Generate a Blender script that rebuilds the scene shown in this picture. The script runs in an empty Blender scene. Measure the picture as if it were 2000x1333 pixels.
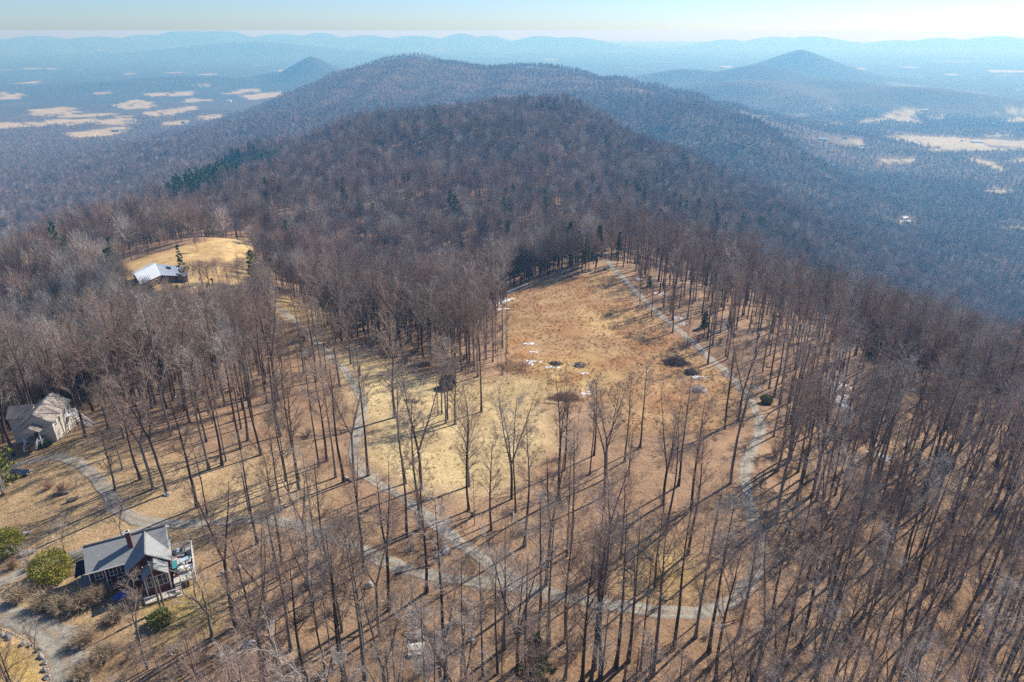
import bpy, bmesh, math, random
import numpy as np
from mathutils import Vector, Matrix

random.seed(7); rng = np.random.default_rng(7)
sc = bpy.context.scene
COL = sc.collection

# ------------------------------------------------------------------ camera
CAM_Z = 78.0
F = 1351.0                       # focal length in pixels of a 2000 px wide frame
PITCH = math.atan2(666 - 60, F)  # eye level sits near the top of the frame
CP, SP = math.cos(PITCH), math.sin(PITCH)
cam = bpy.data.cameras.new('camera'); camo = bpy.data.objects.new('camera', cam); COL.objects.link(camo)
camo.location = (0, 0, CAM_Z); camo.rotation_euler = (math.pi/2 - PITCH, 0, 0)
cam.sensor_width = 36.0; cam.lens = 36.0 * F / 2000.0
cam.clip_start = 0.5; cam.clip_end = 120000
sc.camera = camo

# ------------------------------------------------------------------ sky, sun, exposure
SUN_AZ, SUN_EL = math.radians(47), math.radians(38)     # azimuth from +Y towards +X
w = bpy.data.worlds.new('World'); sc.world = w; w.use_nodes = True
nt = w.node_tree; nt.nodes.clear()
sky = nt.nodes.new('ShaderNodeTexSky'); sky.sky_type = 'NISHITA'; sky.sun_disc = False
sky.sun_elevation = SUN_EL; sky.sun_rotation = SUN_AZ
sky.altitude = 500; sky.air_density = 0.95; sky.dust_density = 0.42; sky.ozone_density = 10.0
bg = nt.nodes.new('ShaderNodeBackground'); bg.inputs[1].default_value = 0.096
wo = nt.nodes.new('ShaderNodeOutputWorld')
nt.links.new(sky.outputs[0], bg.inputs[0]); nt.links.new(bg.outputs[0], wo.inputs[0])
sd = bpy.data.lights.new('sun', 'SUN'); sd.energy = 4.6; sd.angle = math.radians(0.5); sd.color = (1.0, 0.94, 0.86)
so = bpy.data.objects.new('sun', sd); COL.objects.link(so)
sdir = Vector((math.sin(SUN_AZ)*math.cos(SUN_EL), math.cos(SUN_AZ)*math.cos(SUN_EL), math.sin(SUN_EL)))
so.rotation_euler = sdir.to_track_quat('Z', 'Y').to_euler(); so.location = (0, 0, 300)
vs = sc.view_settings; vs.view_transform = 'Standard'; vs.look = 'None'; vs.exposure = 0.6; vs.gamma = 1.0
vs.use_curve_mapping = False
cy = sc.cycles; cy.use_denoising = False; cy.use_adaptive_sampling = True; cy.adaptive_threshold = 0.01; cy.max_bounces = 5; cy.diffuse_bounces = 2; cy.glossy_bounces = 1
cy.transparent_max_bounces = 8; cy.transmission_bounces = 2; cy.volume_bounces = 0; cy.caustics_reflective = False; cy.caustics_refractive = False

# ------------------------------------------------------------------ helpers
def ray(px, py):
    u = (px - 1000.0)/F; v = (py - 666.5)/F
    fwd = CP - v*SP; down = SP + v*CP
    return u/fwd, down/fwd            # X and drop for each metre of Y

S = 1.3                              # metres for each unit of the survey list
CANOPY = 21.0
PLAIN = -312.0
survey = [ # pixel x, pixel y, distance, 1 when the pixel shows tree tops
 (1000,1333,49.6,0),(1000,1157,60,0),(600,1157,60,0),(250,1130,64,0),(90,860,98,0),(1300,1195,59,0),(200,950,82,0),(600,960,81,0),
 (310,560,222,0),(400,480,280,0),(470,462,296,0),(520,590,205,0),(700,740,126,0),(800,850,102,0),
 (1000,800,115,0),(1380,711,150,0),(1150,600,190,0),(1080,545,223,0),(1180,505,245,0),(980,600,192,0),
 (1450,900,93,0),(1700,1000,84,0),(2000,1333,55,0),(2000,1000,90,0),(1700,800,121,0),(2000,800,133,0),(0,1333,49,0),(0,1000,79,0),(1000,950,85,0),
 (1640,540,260,1),(1780,620,190,1),(2000,690,168,1),(2000,600,690,1),(2000,500,880,1),(1900,400,1330,1),(1780,440,1000,1),
 (1600,330,1450,1),(1500,400,700,1),(1400,330,840,1),(1300,300,760,1),(1450,300,1200,1),(1350,450,330,1),(1450,520,270,1),
 (1000,193,850,1),(1100,203,840,1),(880,212,830,1),(1000,270,600,1),(1100,350,480,1),(1100,430,330,1),(800,300,550,1),(720,230,820,1),
 (700,400,400,1),(600,480,315,1),(650,520,255,1),(800,560,240,1),(640,250,900,1),(880,400,390,1),
 (300,380,560,1),(100,460,580,1),(0,500,300,1),(0,600,200,1),(0,700,140,1),(150,640,175,1),(0,350,1280,1),(300,300,1280,1),(500,330,720,1),
 (480,300,900,1),(150,420,780,1),
 (810,104,2300,1),(875,112,2300,1),(950,122,2250,1),(1075,120,2200,1),(1125,132,2150,1),(1200,150,2000,1),(1275,167,1850,1),(1350,190,1700,1),(1425,220,1500,1),
 (1500,245,1400,1),(725,120,2300,1),(675,137,2200,1),(625,152,2150,1),(575,175,2100,1),(500,215,1950,1),(900,160,1900,1),(750,200,1700,1),(600,240,1450,1),(1200,200,1600,1),(1300,215,1400,1),
]
P = []
for px, py, d, c in survey:
    a, b = ray(px, py); Y = d*S
    P.append((a*Y, Y, CAM_Z - b*Y - (CANOPY if c else 0)))
# hidden and surrounding ground (metres)
P += [(0,0,2),(0,-150,0),(-60,0,0),(60,10,-5),(-200,0,-10),(200,0,-60),(-500,-100,-120),(500,-100,-190),(0,-500,-20),(-500,-600,-150),(500,-600,-200),
      (40,1560,-140),(-250,1650,-190),(300,1600,-185),(350,330,-190),(250,260,-128),(300,450,-172),(480,520,-235),(260,160,-125),(400,220,-200),
      (-300,250,-62),(-450,300,-120),(-300,120,-45)]
for a in np.linspace(-math.pi, math.pi, 26):
    for r in (3900, 5200):
        P.append((r*math.sin(a), r*math.cos(a), PLAIN))
for x, y in ((-1900,2600),(-1500,2900),(-900,3400),(-2600,2800),(-2000,1900),(-2900,1500),(-2400,600),(-1500,300),(-1500,-800),(0,-1900),(1500,-800),(1300,700),(2300,600),
             (1500,1500),(2300,1900),(1500,2500),(2000,3000),(900,3600),(0,3900),(-500,3700),(1200,2100),(2900,1200)):
    P.append((x, y, PLAIN))
P = np.array(P, float)
def _u(d2): return d2*np.log(d2 + 1e-9)*0.5
_L = 1000.0
_n = len(P); Q = P[:, :2]/_L
_K = _u(((Q[:, None, :] - Q[None, :, :])**2).sum(-1)) + np.eye(_n)*4e-4
_A = np.zeros((_n+3, _n+3)); _A[:_n, :_n] = _K; _A[:_n, _n] = 1; _A[:_n, _n+1:] = Q; _A[_n, :_n] = 1; _A[_n+1:, :_n] = Q.T
_W = np.linalg.solve(_A, np.concatenate([P[:, 2], np.zeros(3)]))

_hr = np.random.default_rng(3)
def _waves(n, lo, hi):
    k = 2*math.pi/np.exp(_hr.uniform(math.log(lo), math.log(hi), n)); t = _hr.uniform(0, 2*math.pi, n)
    return np.stack([k*np.cos(t), k*np.sin(t), _hr.uniform(0, 6.28, n)], 1)
_WA, _WB, _WC = _waves(14, 110, 420), _waves(16, 700, 2600), _waves(10, 14, 50)
def waves(x, y, W):
    s = np.zeros_like(x)
    for a, b, c in W: s += np.sin(a*x + b*y + c)
    return s/math.sqrt(len(W))
def sstep(a, b, v):
    t = np.clip((v - a)/(b - a), 0, 1); return t*t*(3 - 2*t)

HILLS = []  # solitary hills on the plain: x, y, height, radius along, radius across, angle, power
def hill(px, py, d, rad, rad2=None, ang=0.0, pw=1.15):
    a, b = ray(px, py); Y = d*S
    HILLS.append((a*Y, Y, CAM_Z - b*Y - PLAIN, rad, rad2 or rad, ang, pw))
hill(608,110,4300,300,300,0,0.95); hill(540,146,4400,420,300,0.2); hill(350,150,4200,900,380,0.1); hill(240,163,4000,600,300,0.1)
hill(1565,97,4700,520,520,0,0.85); hill(1480,128,3700,620,420,0.2); hill(1330,142,3900,640,380,0.0); hill(1640,160,3300,640,330,-0.3); hill(1460,158,3100,640,360,0.2); hill(1330,172,3500,500,300,0.2); hill(1790,175,3000,700,240,-.2)
hill(490,82,9500,1900,700,0)
# ranges along the horizon
for px, py, d, r1, r2 in ((70,67,19000,2200,1500),(200,70,18500,2600,1500),(290,66,20000,2000,1500),(375,60.5,20000,2300,1500),(440,64,20000,2000,1500),(560,66,20500,2200,1500),(630,66,21000,1500,1500),(720,67,20500,2000,1500),(820,69,20000,2200,1500),(905,67,20000,1400,1200),
                          (960,70,20500,1400,1200),(1060,68,20000,1700,1200),(1130,73,19500,2000,1200),(1420,74,21000,1500,1200),(1520,69,21500,2000,1400),(1600,72,21000,2200,1200),(1760,76,20500,1800,1200),(1850,73,20000,1900,1200),(1960,70,19500,2200,1200),(2080,70,19500,2200,1200),(-60,70,19500,2400,1400)):
    hill(px, py + 3, d*.67, r1*0.5, r2*.6, 0, 1.0)

def hgt(x, y):
    x = np.atleast_1d(np.asarray(x, float)); y = np.atleast_1d(np.asarray(y, float))
    sh = x.shape; x = x.ravel(); y = y.ravel()
    r = np.hypot(x, y)
    z = np.full(x.shape, PLAIN)
    near = np.nonzero(r < 5000)[0]
    for i0 in range(0, len(near), 20000):
        i = near[i0:i0+20000]
        q = np.stack([x[i], y[i]], 1)/_L
        zz = _u(((q[:, None, :] - Q[None])**2).sum(-1)) @ _W[:_n] + _W[_n] + q @ _W[_n+1:]
        t = sstep(3700, 4900, r[i])
        z[i] = zz*(1-t) + PLAIN*t
    z = np.maximum(z, PLAIN - 12 + 0.15*(z - PLAIN))
    hi = np.clip((z - PLAIN)/120, 0, 1)
    z = z + waves(x, y, _WA)*7.5*sstep(330, 900, r)*(0.25 + 0.75*hi) + waves(x, y, _WB)*9*sstep(1500, 4500, r)
    z = z + waves(x, y, _WC)*0.16*sstep(25, 60, r)
    for hx, hy, hh, r1, r2, an, pw in HILLS:
        dx, dy = x - hx, y - hy; c, s = math.cos(an), math.sin(an)
        q = ((dx*c + dy*s)/r1)**2 + ((-dx*s + dy*c)/r2)**2
        bump = hh*np.exp(-q**(pw*0.5 + 0.25)*1.0) if pw != 1.0 else hh*np.exp(-q*0.9)
        z = np.maximum(z, PLAIN + bump + (z - PLAIN)*0.35*np.clip(bump/(hh+1), 0, 1))
    z = np.where(r > 8000, np.minimum(z, CAM_Z - 8), z)
    return z.reshape(sh)

def gp(px, py, far=3000.0):
    """ground point seen at a pixel of the survey frame"""
    a, b = ray(px, py)
    Y = np.concatenate([np.arange(30, 400, 1.0), np.geomspace(400, far, 700)])
    g = hgt(a*Y, Y) - (CAM_Z - b*Y)
    k = np.nonzero(g > 0)[0]
    if len(k) == 0: return np.array([a*far, far, float(hgt(a*far, far)[0])])
    k = k[0]
    if k == 0: y0 = Y[0]
    else:
        t = g[k-1]/(g[k-1] - g[k]); y0 = Y[k-1] + t*(Y[k] - Y[k-1])
    return np.array([a*y0, y0, float(hgt(a*y0, y0)[0])])
def gpoly(pts): return np.array([gp(px, py)[:2] for px, py in pts])

def inside(poly, x, y):
    x = np.asarray(x); y = np.asarray(y); c = np.zeros(x.shape, bool); n = len(poly)
    for i in range(n):
        x1, y1 = poly[i]; x2, y2 = poly[(i+1) % n]
        m = ((y1 > y) != (y2 > y)); 
        with np.errstate(divide='ignore', invalid='ignore'):
            c ^= m & (x < (x2-x1)*(y-y1)/((y2-y1) if y2 != y1 else 1e-9) + x1)
    return c
def pdist(line, x, y):
    """distance to a polyline"""
    d = np.full(np.shape(x), 1e9)
    for (x1, y1), (x2, y2) in zip(line[:-1], line[1:]):
        vx, vy = x2-x1, y2-y1; L2 = vx*vx + vy*vy + 1e-9
        t = np.clip(((x-x1)*vx + (y-y1)*vy)/L2, 0, 1)
        d = np.minimum(d, np.hypot(x - x1 - t*vx, y - y1 - t*vy))
    return d
def soft(poly, x, y, wdt):
    """1 inside a patch of ground, fading over wdt metres"""
    d = pdist(np.vstack([poly, poly[:1]]), x, y); i = inside(poly, x, y)
    return np.clip(0.5 + np.where(i, d, -d)/wdt, 0, 1)

# materials --------------------------------------------------------
def mat(name, rgb, rough=0.9, noise=0.0, scale=1.0, bump=0.0, tint=0.0, spec=0.2, metal=0.0, rgb2=None, detail=6):
    m = bpy.data.materials.new(name); m.use_nodes = True; t = m.node_tree; b = t.nodes['Principled BSDF']
    b.inputs['Base Color'].default_value = (*rgb, 1); b.inputs['Roughness'].default_value = rough
    b.inputs['Specular IOR Level'].default_value = spec; b.inputs['Metallic'].default_value = metal
    col = None
    if noise or rgb2:
        tc = t.nodes.new('ShaderNodeTexCoord'); nz = t.nodes.new('ShaderNodeTexNoise')
        nz.inputs['Scale'].default_value = scale; nz.inputs['Detail'].default_value = detail; nz.inputs['Roughness'].default_value = 0.65
        t.links.new(tc.outputs['Object'], nz.inputs['Vector'])
        rp = t.nodes.new('ShaderNodeValToRGB'); rp.color_ramp.elements[0].position = 0.3; rp.color_ramp.elements[1].position = 0.7
        lo = rgb2 or tuple(c*(1-noise) for c in rgb); hi = rgb if rgb2 else tuple(min(1, c*(1+noise)) for c in rgb)
        rp.color_ramp.elements[0].color = (*lo, 1); rp.color_ramp.elements[1].color = (*hi, 1)
        t.links.new(nz.outputs['Fac'], rp.inputs[0]); col = rp.outputs[0]
        if bump:
            bp = t.nodes.new('ShaderNodeBump'); bp.inputs['Strength'].default_value = bump; bp.inputs['Distance'].default_value = 0.05
            t.links.new(nz.outputs['Fac'], bp.inputs['Height']); t.links.new(bp.outputs[0], b.inputs['Normal'])
    if tint:
        oi = t.nodes.new('ShaderNodeObjectInfo'); mr = t.nodes.new('ShaderNodeMapRange')
        mr.inputs['To Min'].default_value = 1 - tint; mr.inputs['To Max'].default_value = 1 + tint
        t.links.new(oi.outputs['Random'], mr.inputs['Value'])
        mx = t.nodes.new('ShaderNodeMix'); mx.data_type = 'RGBA'; mx.blend_type = 'MULTIPLY'; mx.inputs[0].default_value = 1
        if col is None: mx.inputs[6].default_value = (*rgb, 1)
        else: t.links.new(col, mx.inputs[6])
        t.links.new(mr.outputs[0], mx.inputs[7]); col = mx.outputs[2]
    if col is not None: t.links.new(col, b.inputs['Base Color'])
    return m

def tag(o, label=None, cat=None, group=None, kind=None):
    if label: o['label'] = label
    if cat: o['category'] = cat
    if group: o['group'] = group
    if kind: o['kind'] = kind
    return o
def obj(name, me, parent=None, loc=None):
    o = bpy.data.objects.new(name, me); COL.objects.link(o)
    if parent: o.parent = parent
    if loc is not None: o.location = loc
    return o
def empty(name, loc, rz=0.0):
    o = obj(name, None); o.location = loc; o.rotation_euler = (0, 0, rz); o.empty_display_size = 0.5
    return o
def mesh_np(name, verts, faces, m, smooth=False):
    """verts (n,3), faces (k,3) or (k,4) arrays"""
    verts = np.asarray(verts, np.float32); faces = np.asarray(faces, np.int32)
    me = bpy.data.meshes.new(name); k, q = faces.shape
    me.vertices.add(len(verts)); me.vertices.foreach_set('co', verts.ravel())
    me.loops.add(k*q); me.loops.foreach_set('vertex_index', faces.ravel())
    me.polygons.add(k); me.polygons.foreach_set('loop_start', np.arange(0, k*q, q, dtype=np.int32)); me.polygons.foreach_set('loop_total', np.full(k, q, np.int32))
    if smooth: me.polygons.foreach_set('use_smooth', np.ones(k, bool))
    me.materials.append(m); me.update(calc_edges=True)
    return me

# ------------------------------------------------------------------ roads and ground zones (survey pixels -> metres)
ROADS = {
 'ridge_track': ([(1085,425),(1100,452),(1150,490),(1185,515),(1215,542),(1250,580),(1300,625),(1345,662),(1385,697),(1430,737),(1468,785),(1488,830),(1480,862),(1458,900),(1452,940),(1465,985),(1480,1040),(1483,1090),(1468,1140),(1430,1180),(1370,1197),(1300,1197),(1200,1186),(1100,1166),(1020,1146),(960,1110),(900,1062),(850,1022),(790,972),(735,945),(700,915),(688,880),(700,840),(712,800),(700,762),(672,722),(640,692),(600,650),(560,610),(500,580),(420,562)], 2.5),
 'farm_drive': ([(1020,1146),(940,1140),(850,1128),(770,1106),(690,1070),(610,1035),(540,1016),(480,1014),(400,1024),(300,1026),(232,1000),(205,960),(182,925),(150,900),(100,893),(30,908),(-60,930)], 2.5),
 'lower_drive': ([(-80,1188),(0,1195),(60,1214),(108,1243),(136,1287),(143,1340),(143,1420)], 4.4),
 'side_drive': ([(-40,1160),(20,1130),(70,1105),(130,1088),(160,1080),(240,1050),(300,1030)], 2.6),
}
def smooth_line(pts, step=1.2):
    pts = np.array(pts, float)
    for _ in range(3):
        a = pts[:-1]*.75 + pts[1:]*.25; b = pts[:-1]*.25 + pts[1:]*.75
        pts = np.vstack([pts[:1], np.stack([a, b], 1).reshape(-1, 2), pts[-1:]])
    s = np.concatenate([[0], np.cumsum(np.hypot(*np.diff(pts, axis=0).T))])
    t = np.arange(0, s[-1], step)
    return np.stack([np.interp(t, s, pts[:, 0]), np.interp(t, s, pts[:, 1])], 1)
ROADW = {k: (smooth_line(gpoly(p)), wd) for k, (p, wd) in ROADS.items()}
def road_dist(x, y):
    d = np.full(np.shape(x), 1e9)
    for ln, wd in ROADW.values(): d = np.minimum(d, pdist(ln[::4], x, y) - wd/2)
    return d
Z_PALE = gpoly([(640,690),(720,700),(830,735),(960,745),(1040,735),(1120,715),(1160,740),(1060,800),(1070,880),(1010,955),(900,965),(790,945),(730,890),(705,800),(665,740)])
Z_FIELD = gpoly([(1000,562),(1040,548),(1110,540),(1185,527),(1235,585),(1335,668),(1430,748),(1440,800),(1390,850),(1250,850),(1130,780),(1050,740),(985,735),(990,690),(985,620)])
Z_LAWN = gpoly([(-60,880),(60,870),(140,850),(230,880),(420,900),(560,880),(640,960),(560,1010),(430,1040),(420,1140),(330,1215),(230,1230),(150,1420),(-80,1420)])
Z_MEADOW = gpoly([(200,565),(255,512),(330,490),(400,474),(478,458),(500,480),(490,530),(560,580),(650,615),(640,640),(560,625),(470,590),(380,575),(300,572)])
Z_KNOLL = gpoly([(520,440),(560,432),(585,450),(570,468),(525,462)])
Z_CIRCLE = gpoly([(-80,1228),(0,1232),(55,1245),(90,1280),(105,1340),(105,1420),(-80,1420)])
Z_MEADOWS = [Z_MEADOW, Z_KNOLL]
CLEAR = [Z_FIELD, Z_PALE, Z_LAWN, Z_MEADOW, Z_KNOLL]
# valley farmland: pixel outlines of the hayfields
FARM = [[(120,262),(250,247),(262,252),(215,266),(150,270)],[(-40,241),(75,238),(60,248),(-40,252)],[(0,180),(35,183),(40,193),(0,196)],[(55,215),(125,209),(160,212),(80,223)],[(85,226),(225,220),(230,226),(130,231)],
        [(225,205),(265,195),(300,200),(290,213),(240,214)],[(275,182),(380,179),(375,187),(300,189)],[(270,221),(380,207),(390,212),(310,229)],[(385,228),(430,223),(440,231),(390,236)],[(470,187),(550,179),(556,186),(490,196)],[(25,164),(85,158),(80,164)],[(365,192),(390,193),(385,201),(362,198)],[(150,234),(190,232),(188,238),(150,240)],[(315,240),(370,235),(368,243),(318,247)],
        [(1440,220),(1490,226),(1690,236),(1660,243),(1560,238),(1470,232),(1515,243),(1490,243)],[(1555,262),(1620,264),(1680,272),(1690,284),(1630,280)],[(1720,268),(1770,263),(2060,278),(2060,291),(1900,295),(1800,285)],[(1715,308),(1785,309),(1780,316),(1715,316)],[(1720,225),(1755,212),(1785,214),(1800,240),(1760,238)],[(1800,228),(1850,227),(1840,233)],[(1880,304),(1930,315),(1970,332),(1955,335),(1905,316)],
        [(1930,137),(2060,139),(2060,143),(1935,142)],[(1740,130),(1790,131),(1785,134)],[(1390,129),(1430,130),(1425,133)],[(1935,440),(2060,443),(2060,450),(1950,447)],[(1920,370),(1985,371),(1980,379),(1925,378)],[(1310,147),(1330,147),(1328,151)],[(300,168),(420,163),(410,167)],[(1750,427),(1790,428),(1785,436),(1755,435)],[(840,96),(880,96),(870,98)],[(640,140),(670,139),(665,142)],[(150,97),(200,97),(195,99)],[(1060,115),(1090,116),(1085,118)]]
_fr = random.Random(11)
for _ in range(85):
    left = _fr.random() < .5
    cx_ = _fr.uniform(-20, 560) if left else _fr.uniform(1440, 2020); cy_ = _fr.uniform(128, 262) if left else _fr.uniform(120, 320)
    if left and cy_ > 285 - cx_*.17: continue
    if not left and cy_ > 200 + (cx_-1440)*.25: continue
    pw_ = _fr.uniform(8, 42)*(.4 + (cy_-100)/150); ph_ = pw_*_fr.uniform(.05, .12); sl = _fr.uniform(-.08, .04)
    FARM.append([(cx_ + pw_*a_, cy_ + ph_*b_ + pw_*a_*sl) for a_, b_ in ((-1, .2), (-.5, -.8*_fr.random()), (.1, -1), (.9, -.6*_fr.random()), (1, .3), (.3, 1*_fr.random()), (-.4, .9))])
def farm_poly(pts): return np.array([gp(px, py, 16000)[:2] for px, py in pts])
FARMW = [farm_poly(p) for p in FARM]
# ------------------------------------------------------------------ ground sheet
def ground_material():
    m = bpy.data.materials.new('ground_surface'); m.use_nodes = True; t = m.node_tree; b = t.nodes['Principled BSDF']
    L = t.links.new
    at = t.nodes.new('ShaderNodeAttribute'); at.attribute_name = 'ground_color'
    geo = t.nodes.new('ShaderNodeNewGeometry')
    def noise(scale, detail=5, rough=0.6):
        n = t.nodes.new('ShaderNodeTexNoise'); n.inputs['Scale'].default_value = scale; n.inputs['Detail'].default_value = detail; n.inputs['Roughness'].default_value = rough
        L(geo.outputs['Position'], n.inputs['Vector']); return n
    def ramp(src, p0, p1, c0, c1):
        r = t.nodes.new('ShaderNodeValToRGB'); r.color_ramp.elements[0].position = p0; r.color_ramp.elements[1].position = p1
        r.color_ramp.elements[0].color = (*c0, 1); r.color_ramp.elements[1].color = (*c1, 1); L(src, r.inputs[0]); return r.outputs[0]
    def mul(a, c, f=1.0):
        x = t.nodes.new('ShaderNodeMix'); x.data_type = 'RGBA'; x.blend_type = 'MULTIPLY'; x.inputs[0].default_value = f
        L(a, x.inputs[6]); L(c, x.inputs[7]); return x.outputs[2]
    n1 = noise(2.6, 5, 0.8); n2 = noise(0.21, 6, 0.7); n3 = noise(0.035, 3, 0.6); n4 = noise(0.006, 5, 0.65)
    c = mul(at.outputs['Color'], ramp(n1.outputs['Fac'], 0.30, 0.68, (0.36, 0.33, 0.30), (1.58, 1.58, 1.56)))
    c = mul(c, ramp(n2.outputs['Fac'], 0.30, 0.70, (0.70, 0.66, 0.62), (1.28, 1.27, 1.22)))
    c = mul(c, ramp(n3.outputs['Fac'], 0.32, 0.68, (0.84, 0.80, 0.76), (1.14, 1.14, 1.14)))
    c = mul(c, ramp(n4.outputs['Fac'], 0.30, 0.70, (0.84, 0.86, 0.86), (1.14, 1.12, 1.10)))
    L(c, b.inputs['Base Color']); b.inputs['Roughness'].default_value = 0.95; b.inputs['Specular IOR Level'].default_value = 0.1
    bp = t.nodes.new('ShaderNodeBump'); bp.inputs['Strength'].default_value = 0.9; bp.inputs['Distance'].default_value = 0.22
    L(n1.outputs['Fac'], bp.inputs['Height']); L(bp.outputs[0], b.inputs['Normal'])
    return m

def ground_colour(x, y):
    n = len(x); r = np.hypot(x, y)
    C = np.tile(np.array([0.335, 0.228, 0.150]), (n, 1))                 # leaf litter under the trees
    j = waves(x, y, _WC); k = waves(x, y, _WA); b = waves(x, y, _WB)
    def lay(wt, rgb):
        C[:] = C*(1-wt[:, None]) + np.array(rgb)*wt[:, None]
    lay(np.clip(0.45 + 0.5*j, 0, 1)*0.45, (0.285, 0.18, 0.115))
    near = r < 700
    xn, yn = x[near] + j[near]*1.3, y[near] + k[near]*1.0
    W = np.zeros(n)
    def zone(poly, wd, rgb, amt=1.0):
        W[:] = 0; W[near] = soft(poly, xn, yn, wd)*amt; lay(W, rgb)
    zone(Z_LAWN, 10, (0.47, 0.35, 0.205), 0.85)
    zone(Z_FIELD, 5, (0.375, 0.25, 0.135)); zone(Z_PALE, 9, (0.53, 0.425, 0.24)); zone(Z_MEADOW, 5, (0.55, 0.41, 0.20)); zone(Z_KNOLL, 5, (0.46, 0.30, 0.13))
    zone(Z_CIRCLE, 2, (0.49, 0.35, 0.135)); zone(gpoly([(1140,605),(1190,595),(1215,620),(1190,650),(1150,640)]), 12, (0.50, 0.36, 0.17), 0.8)
    zone(gpoly([(1040,705),(1140,690),(1200,720),(1150,760),(1080,760)]), 10, (0.45, 0.33, 0.15), 0.8)
    zone(gpoly([(1230,1080),(1330,1070),(1370,1140),(1300,1175),(1230,1160)]), 8, (0.46, 0.34, 0.14), 0.7)
    zone(gpoly([(285,1165),(400,1130),(420,1210),(330,1240)]), 5, (0.43, 0.33, 0.12), 0.8)
    # field mottling: rusty broom sedge
    W[:] = 0; W[near] = soft(Z_FIELD, xn, yn, 8)*np.clip(0.2 + 0.55*j[near] + 0.4*waves(x[near]*2.1, y[near]*2.1, _WC), 0, 0.8); lay(W, (0.32, 0.175, 0.085))
    W[:] = 0; W[near] = soft(Z_MEADOW, xn, yn, 8)*np.clip(0.15 + 0.6*waves(x[near]*.8, y[near]*1.6, _WC), 0, .8); lay(W, (0.42, 0.28, 0.14))
    far = sstep(520, 1300, r)
    lay(far*0.8, (0.13, 0.105, 0.085))                                # winter woods seen from afar
    f2 = sstep(3200, 5200, r)
    lay(f2, (0.075, 0.075, 0.06))
    ff = r > 2000
    patch = np.clip(waves(x*1.6, y*0.9, _WB) - 1.15, 0, 0.4)/0.4*sstep(3600, 6500, r)*sstep(90, 20, hgt(x, y) - PLAIN - 10)
    lay(patch*0.45, (0.30, 0.26, 0.15))
    low = sstep(60, 30, hgt(x, y) - PLAIN)
    for p in FARMW:
        d = np.hypot(*(p.mean(0))); m = np.abs(r - d) < 2200
        W[:] = 0; W[m] = soft(p, x[m] + 7*j[m], y[m] + 12*k[m] + 8*j[m], 10 + d*0.0015); lay(W*low*np.where(np.abs(np.sin(x/83 + y/410 + k*.4)) < .13, .15, 1.0), (0.45, 0.41, 0.275))
    return C

M_GROUND = ground_material()
ang = np.concatenate([np.arange(-180, -46, 4.0), np.arange(-46, 46.01, 0.2), np.arange(50, 180, 4.0)])
rad = np.concatenate([[0.0, 8, 16, 23], 30*np.exp(np.arange(0, 1.0001, 1/505)*math.log(32000/30.0))])
A, R = np.meshgrid(np.radians(ang), rad)
gx, gy = (R*np.sin(A)).ravel(), (R*np.cos(A)).ravel()
gz = hgt(gx, gy)
nr, na = A.shape
idx = np.arange(nr*na).reshape(nr, na); nx_ = np.roll(idx, -1, 1)
quads = np.stack([idx[:-1], nx_[:-1], nx_[1:], idx[1:]], -1).reshape(-1, 4)[:, ::-1]
gme = mesh_np('ground', np.stack([gx, gy, gz], 1), quads, M_GROUND, True)
ca = gme.attributes.new('ground_color', 'FLOAT_COLOR', 'POINT')
gc = ground_colour(gx, gy); ca.data.foreach_set('color', np.concatenate([gc, np.ones((len(gc), 1))], 1).astype(np.float32).ravel())
ground = tag(obj('ground', gme), kind='structure')

# roads: crowned gravel ribbons laid over the ground, wheel ruts worn pale, leaves blown over the verges
def road_material():
    m = bpy.data.materials.new('gravel'); m.use_nodes = True; t = m.node_tree; b = t.nodes['Principled BSDF']; L = t.links.new
    at = t.nodes.new('ShaderNodeAttribute'); at.attribute_name = 'wear'; geo = t.nodes.new('ShaderNodeNewGeometry')
    def nz(s_, d):
        n = t.nodes.new('ShaderNodeTexNoise'); n.inputs['Scale'].default_value = s_; n.inputs['Detail'].default_value = d; n.inputs['Roughness'].default_value = .7; L(geo.outputs['Position'], n.inputs['Vector']); return n.outputs['Fac']
    n1, n2 = nz(.45, 6), nz(3.0, 4)
    def mth(op, a, b_):
        q = t.nodes.new('ShaderNodeMath'); q.operation = op
        for i_, v in enumerate((a, b_)):
            if isinstance(v, (int, float)): q.inputs[i_].default_value = v
            else: L(v, q.inputs[i_])
        return q.outputs[0]
    leaf = mth('ADD', mth('MULTIPLY', mth('SUBTRACT', n1, .5), 2.6), at.outputs['Fac'])
    r = t.nodes.new('ShaderNodeValToRGB'); e = r.color_ramp.elements; e[0].position = .25; e[0].color = (.37, .255, .16, 1); e[1].position = .85; e[1].color = (.36, .32, .245, 1); x = e.new(.55); x.color = (.275, .24, .18, 1)
    L(leaf, r.inputs[0])
    r2 = t.nodes.new('ShaderNodeValToRGB'); r2.color_ramp.elements[0].position = .3; r2.color_ramp.elements[1].position = .7; r2.color_ramp.elements[0].color = (.6, .6, .6, 1); r2.color_ramp.elements[1].color = (1.25, 1.25, 1.25, 1); L(n2, r2.inputs[0])
    mx = t.nodes.new('ShaderNodeMix'); mx.data_type = 'RGBA'; mx.blend_type = 'MULTIPLY'; mx.inputs[0].default_value = 1; L(r.outputs[0], mx.inputs[6]); L(r2.outputs[0], mx.inputs[7]); L(mx.outputs[2], b.inputs['Base Color'])
    b.inputs['Roughness'].default_value = .95; bp = t.nodes.new('ShaderNodeBump'); bp.inputs['Strength'].default_value = .6; bp.inputs['Distance'].default_value = .08; L(n2, bp.inputs['Height']); L(bp.outputs[0], b.inputs['Normal'])
    return m
M_ROAD = road_material()
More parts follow.
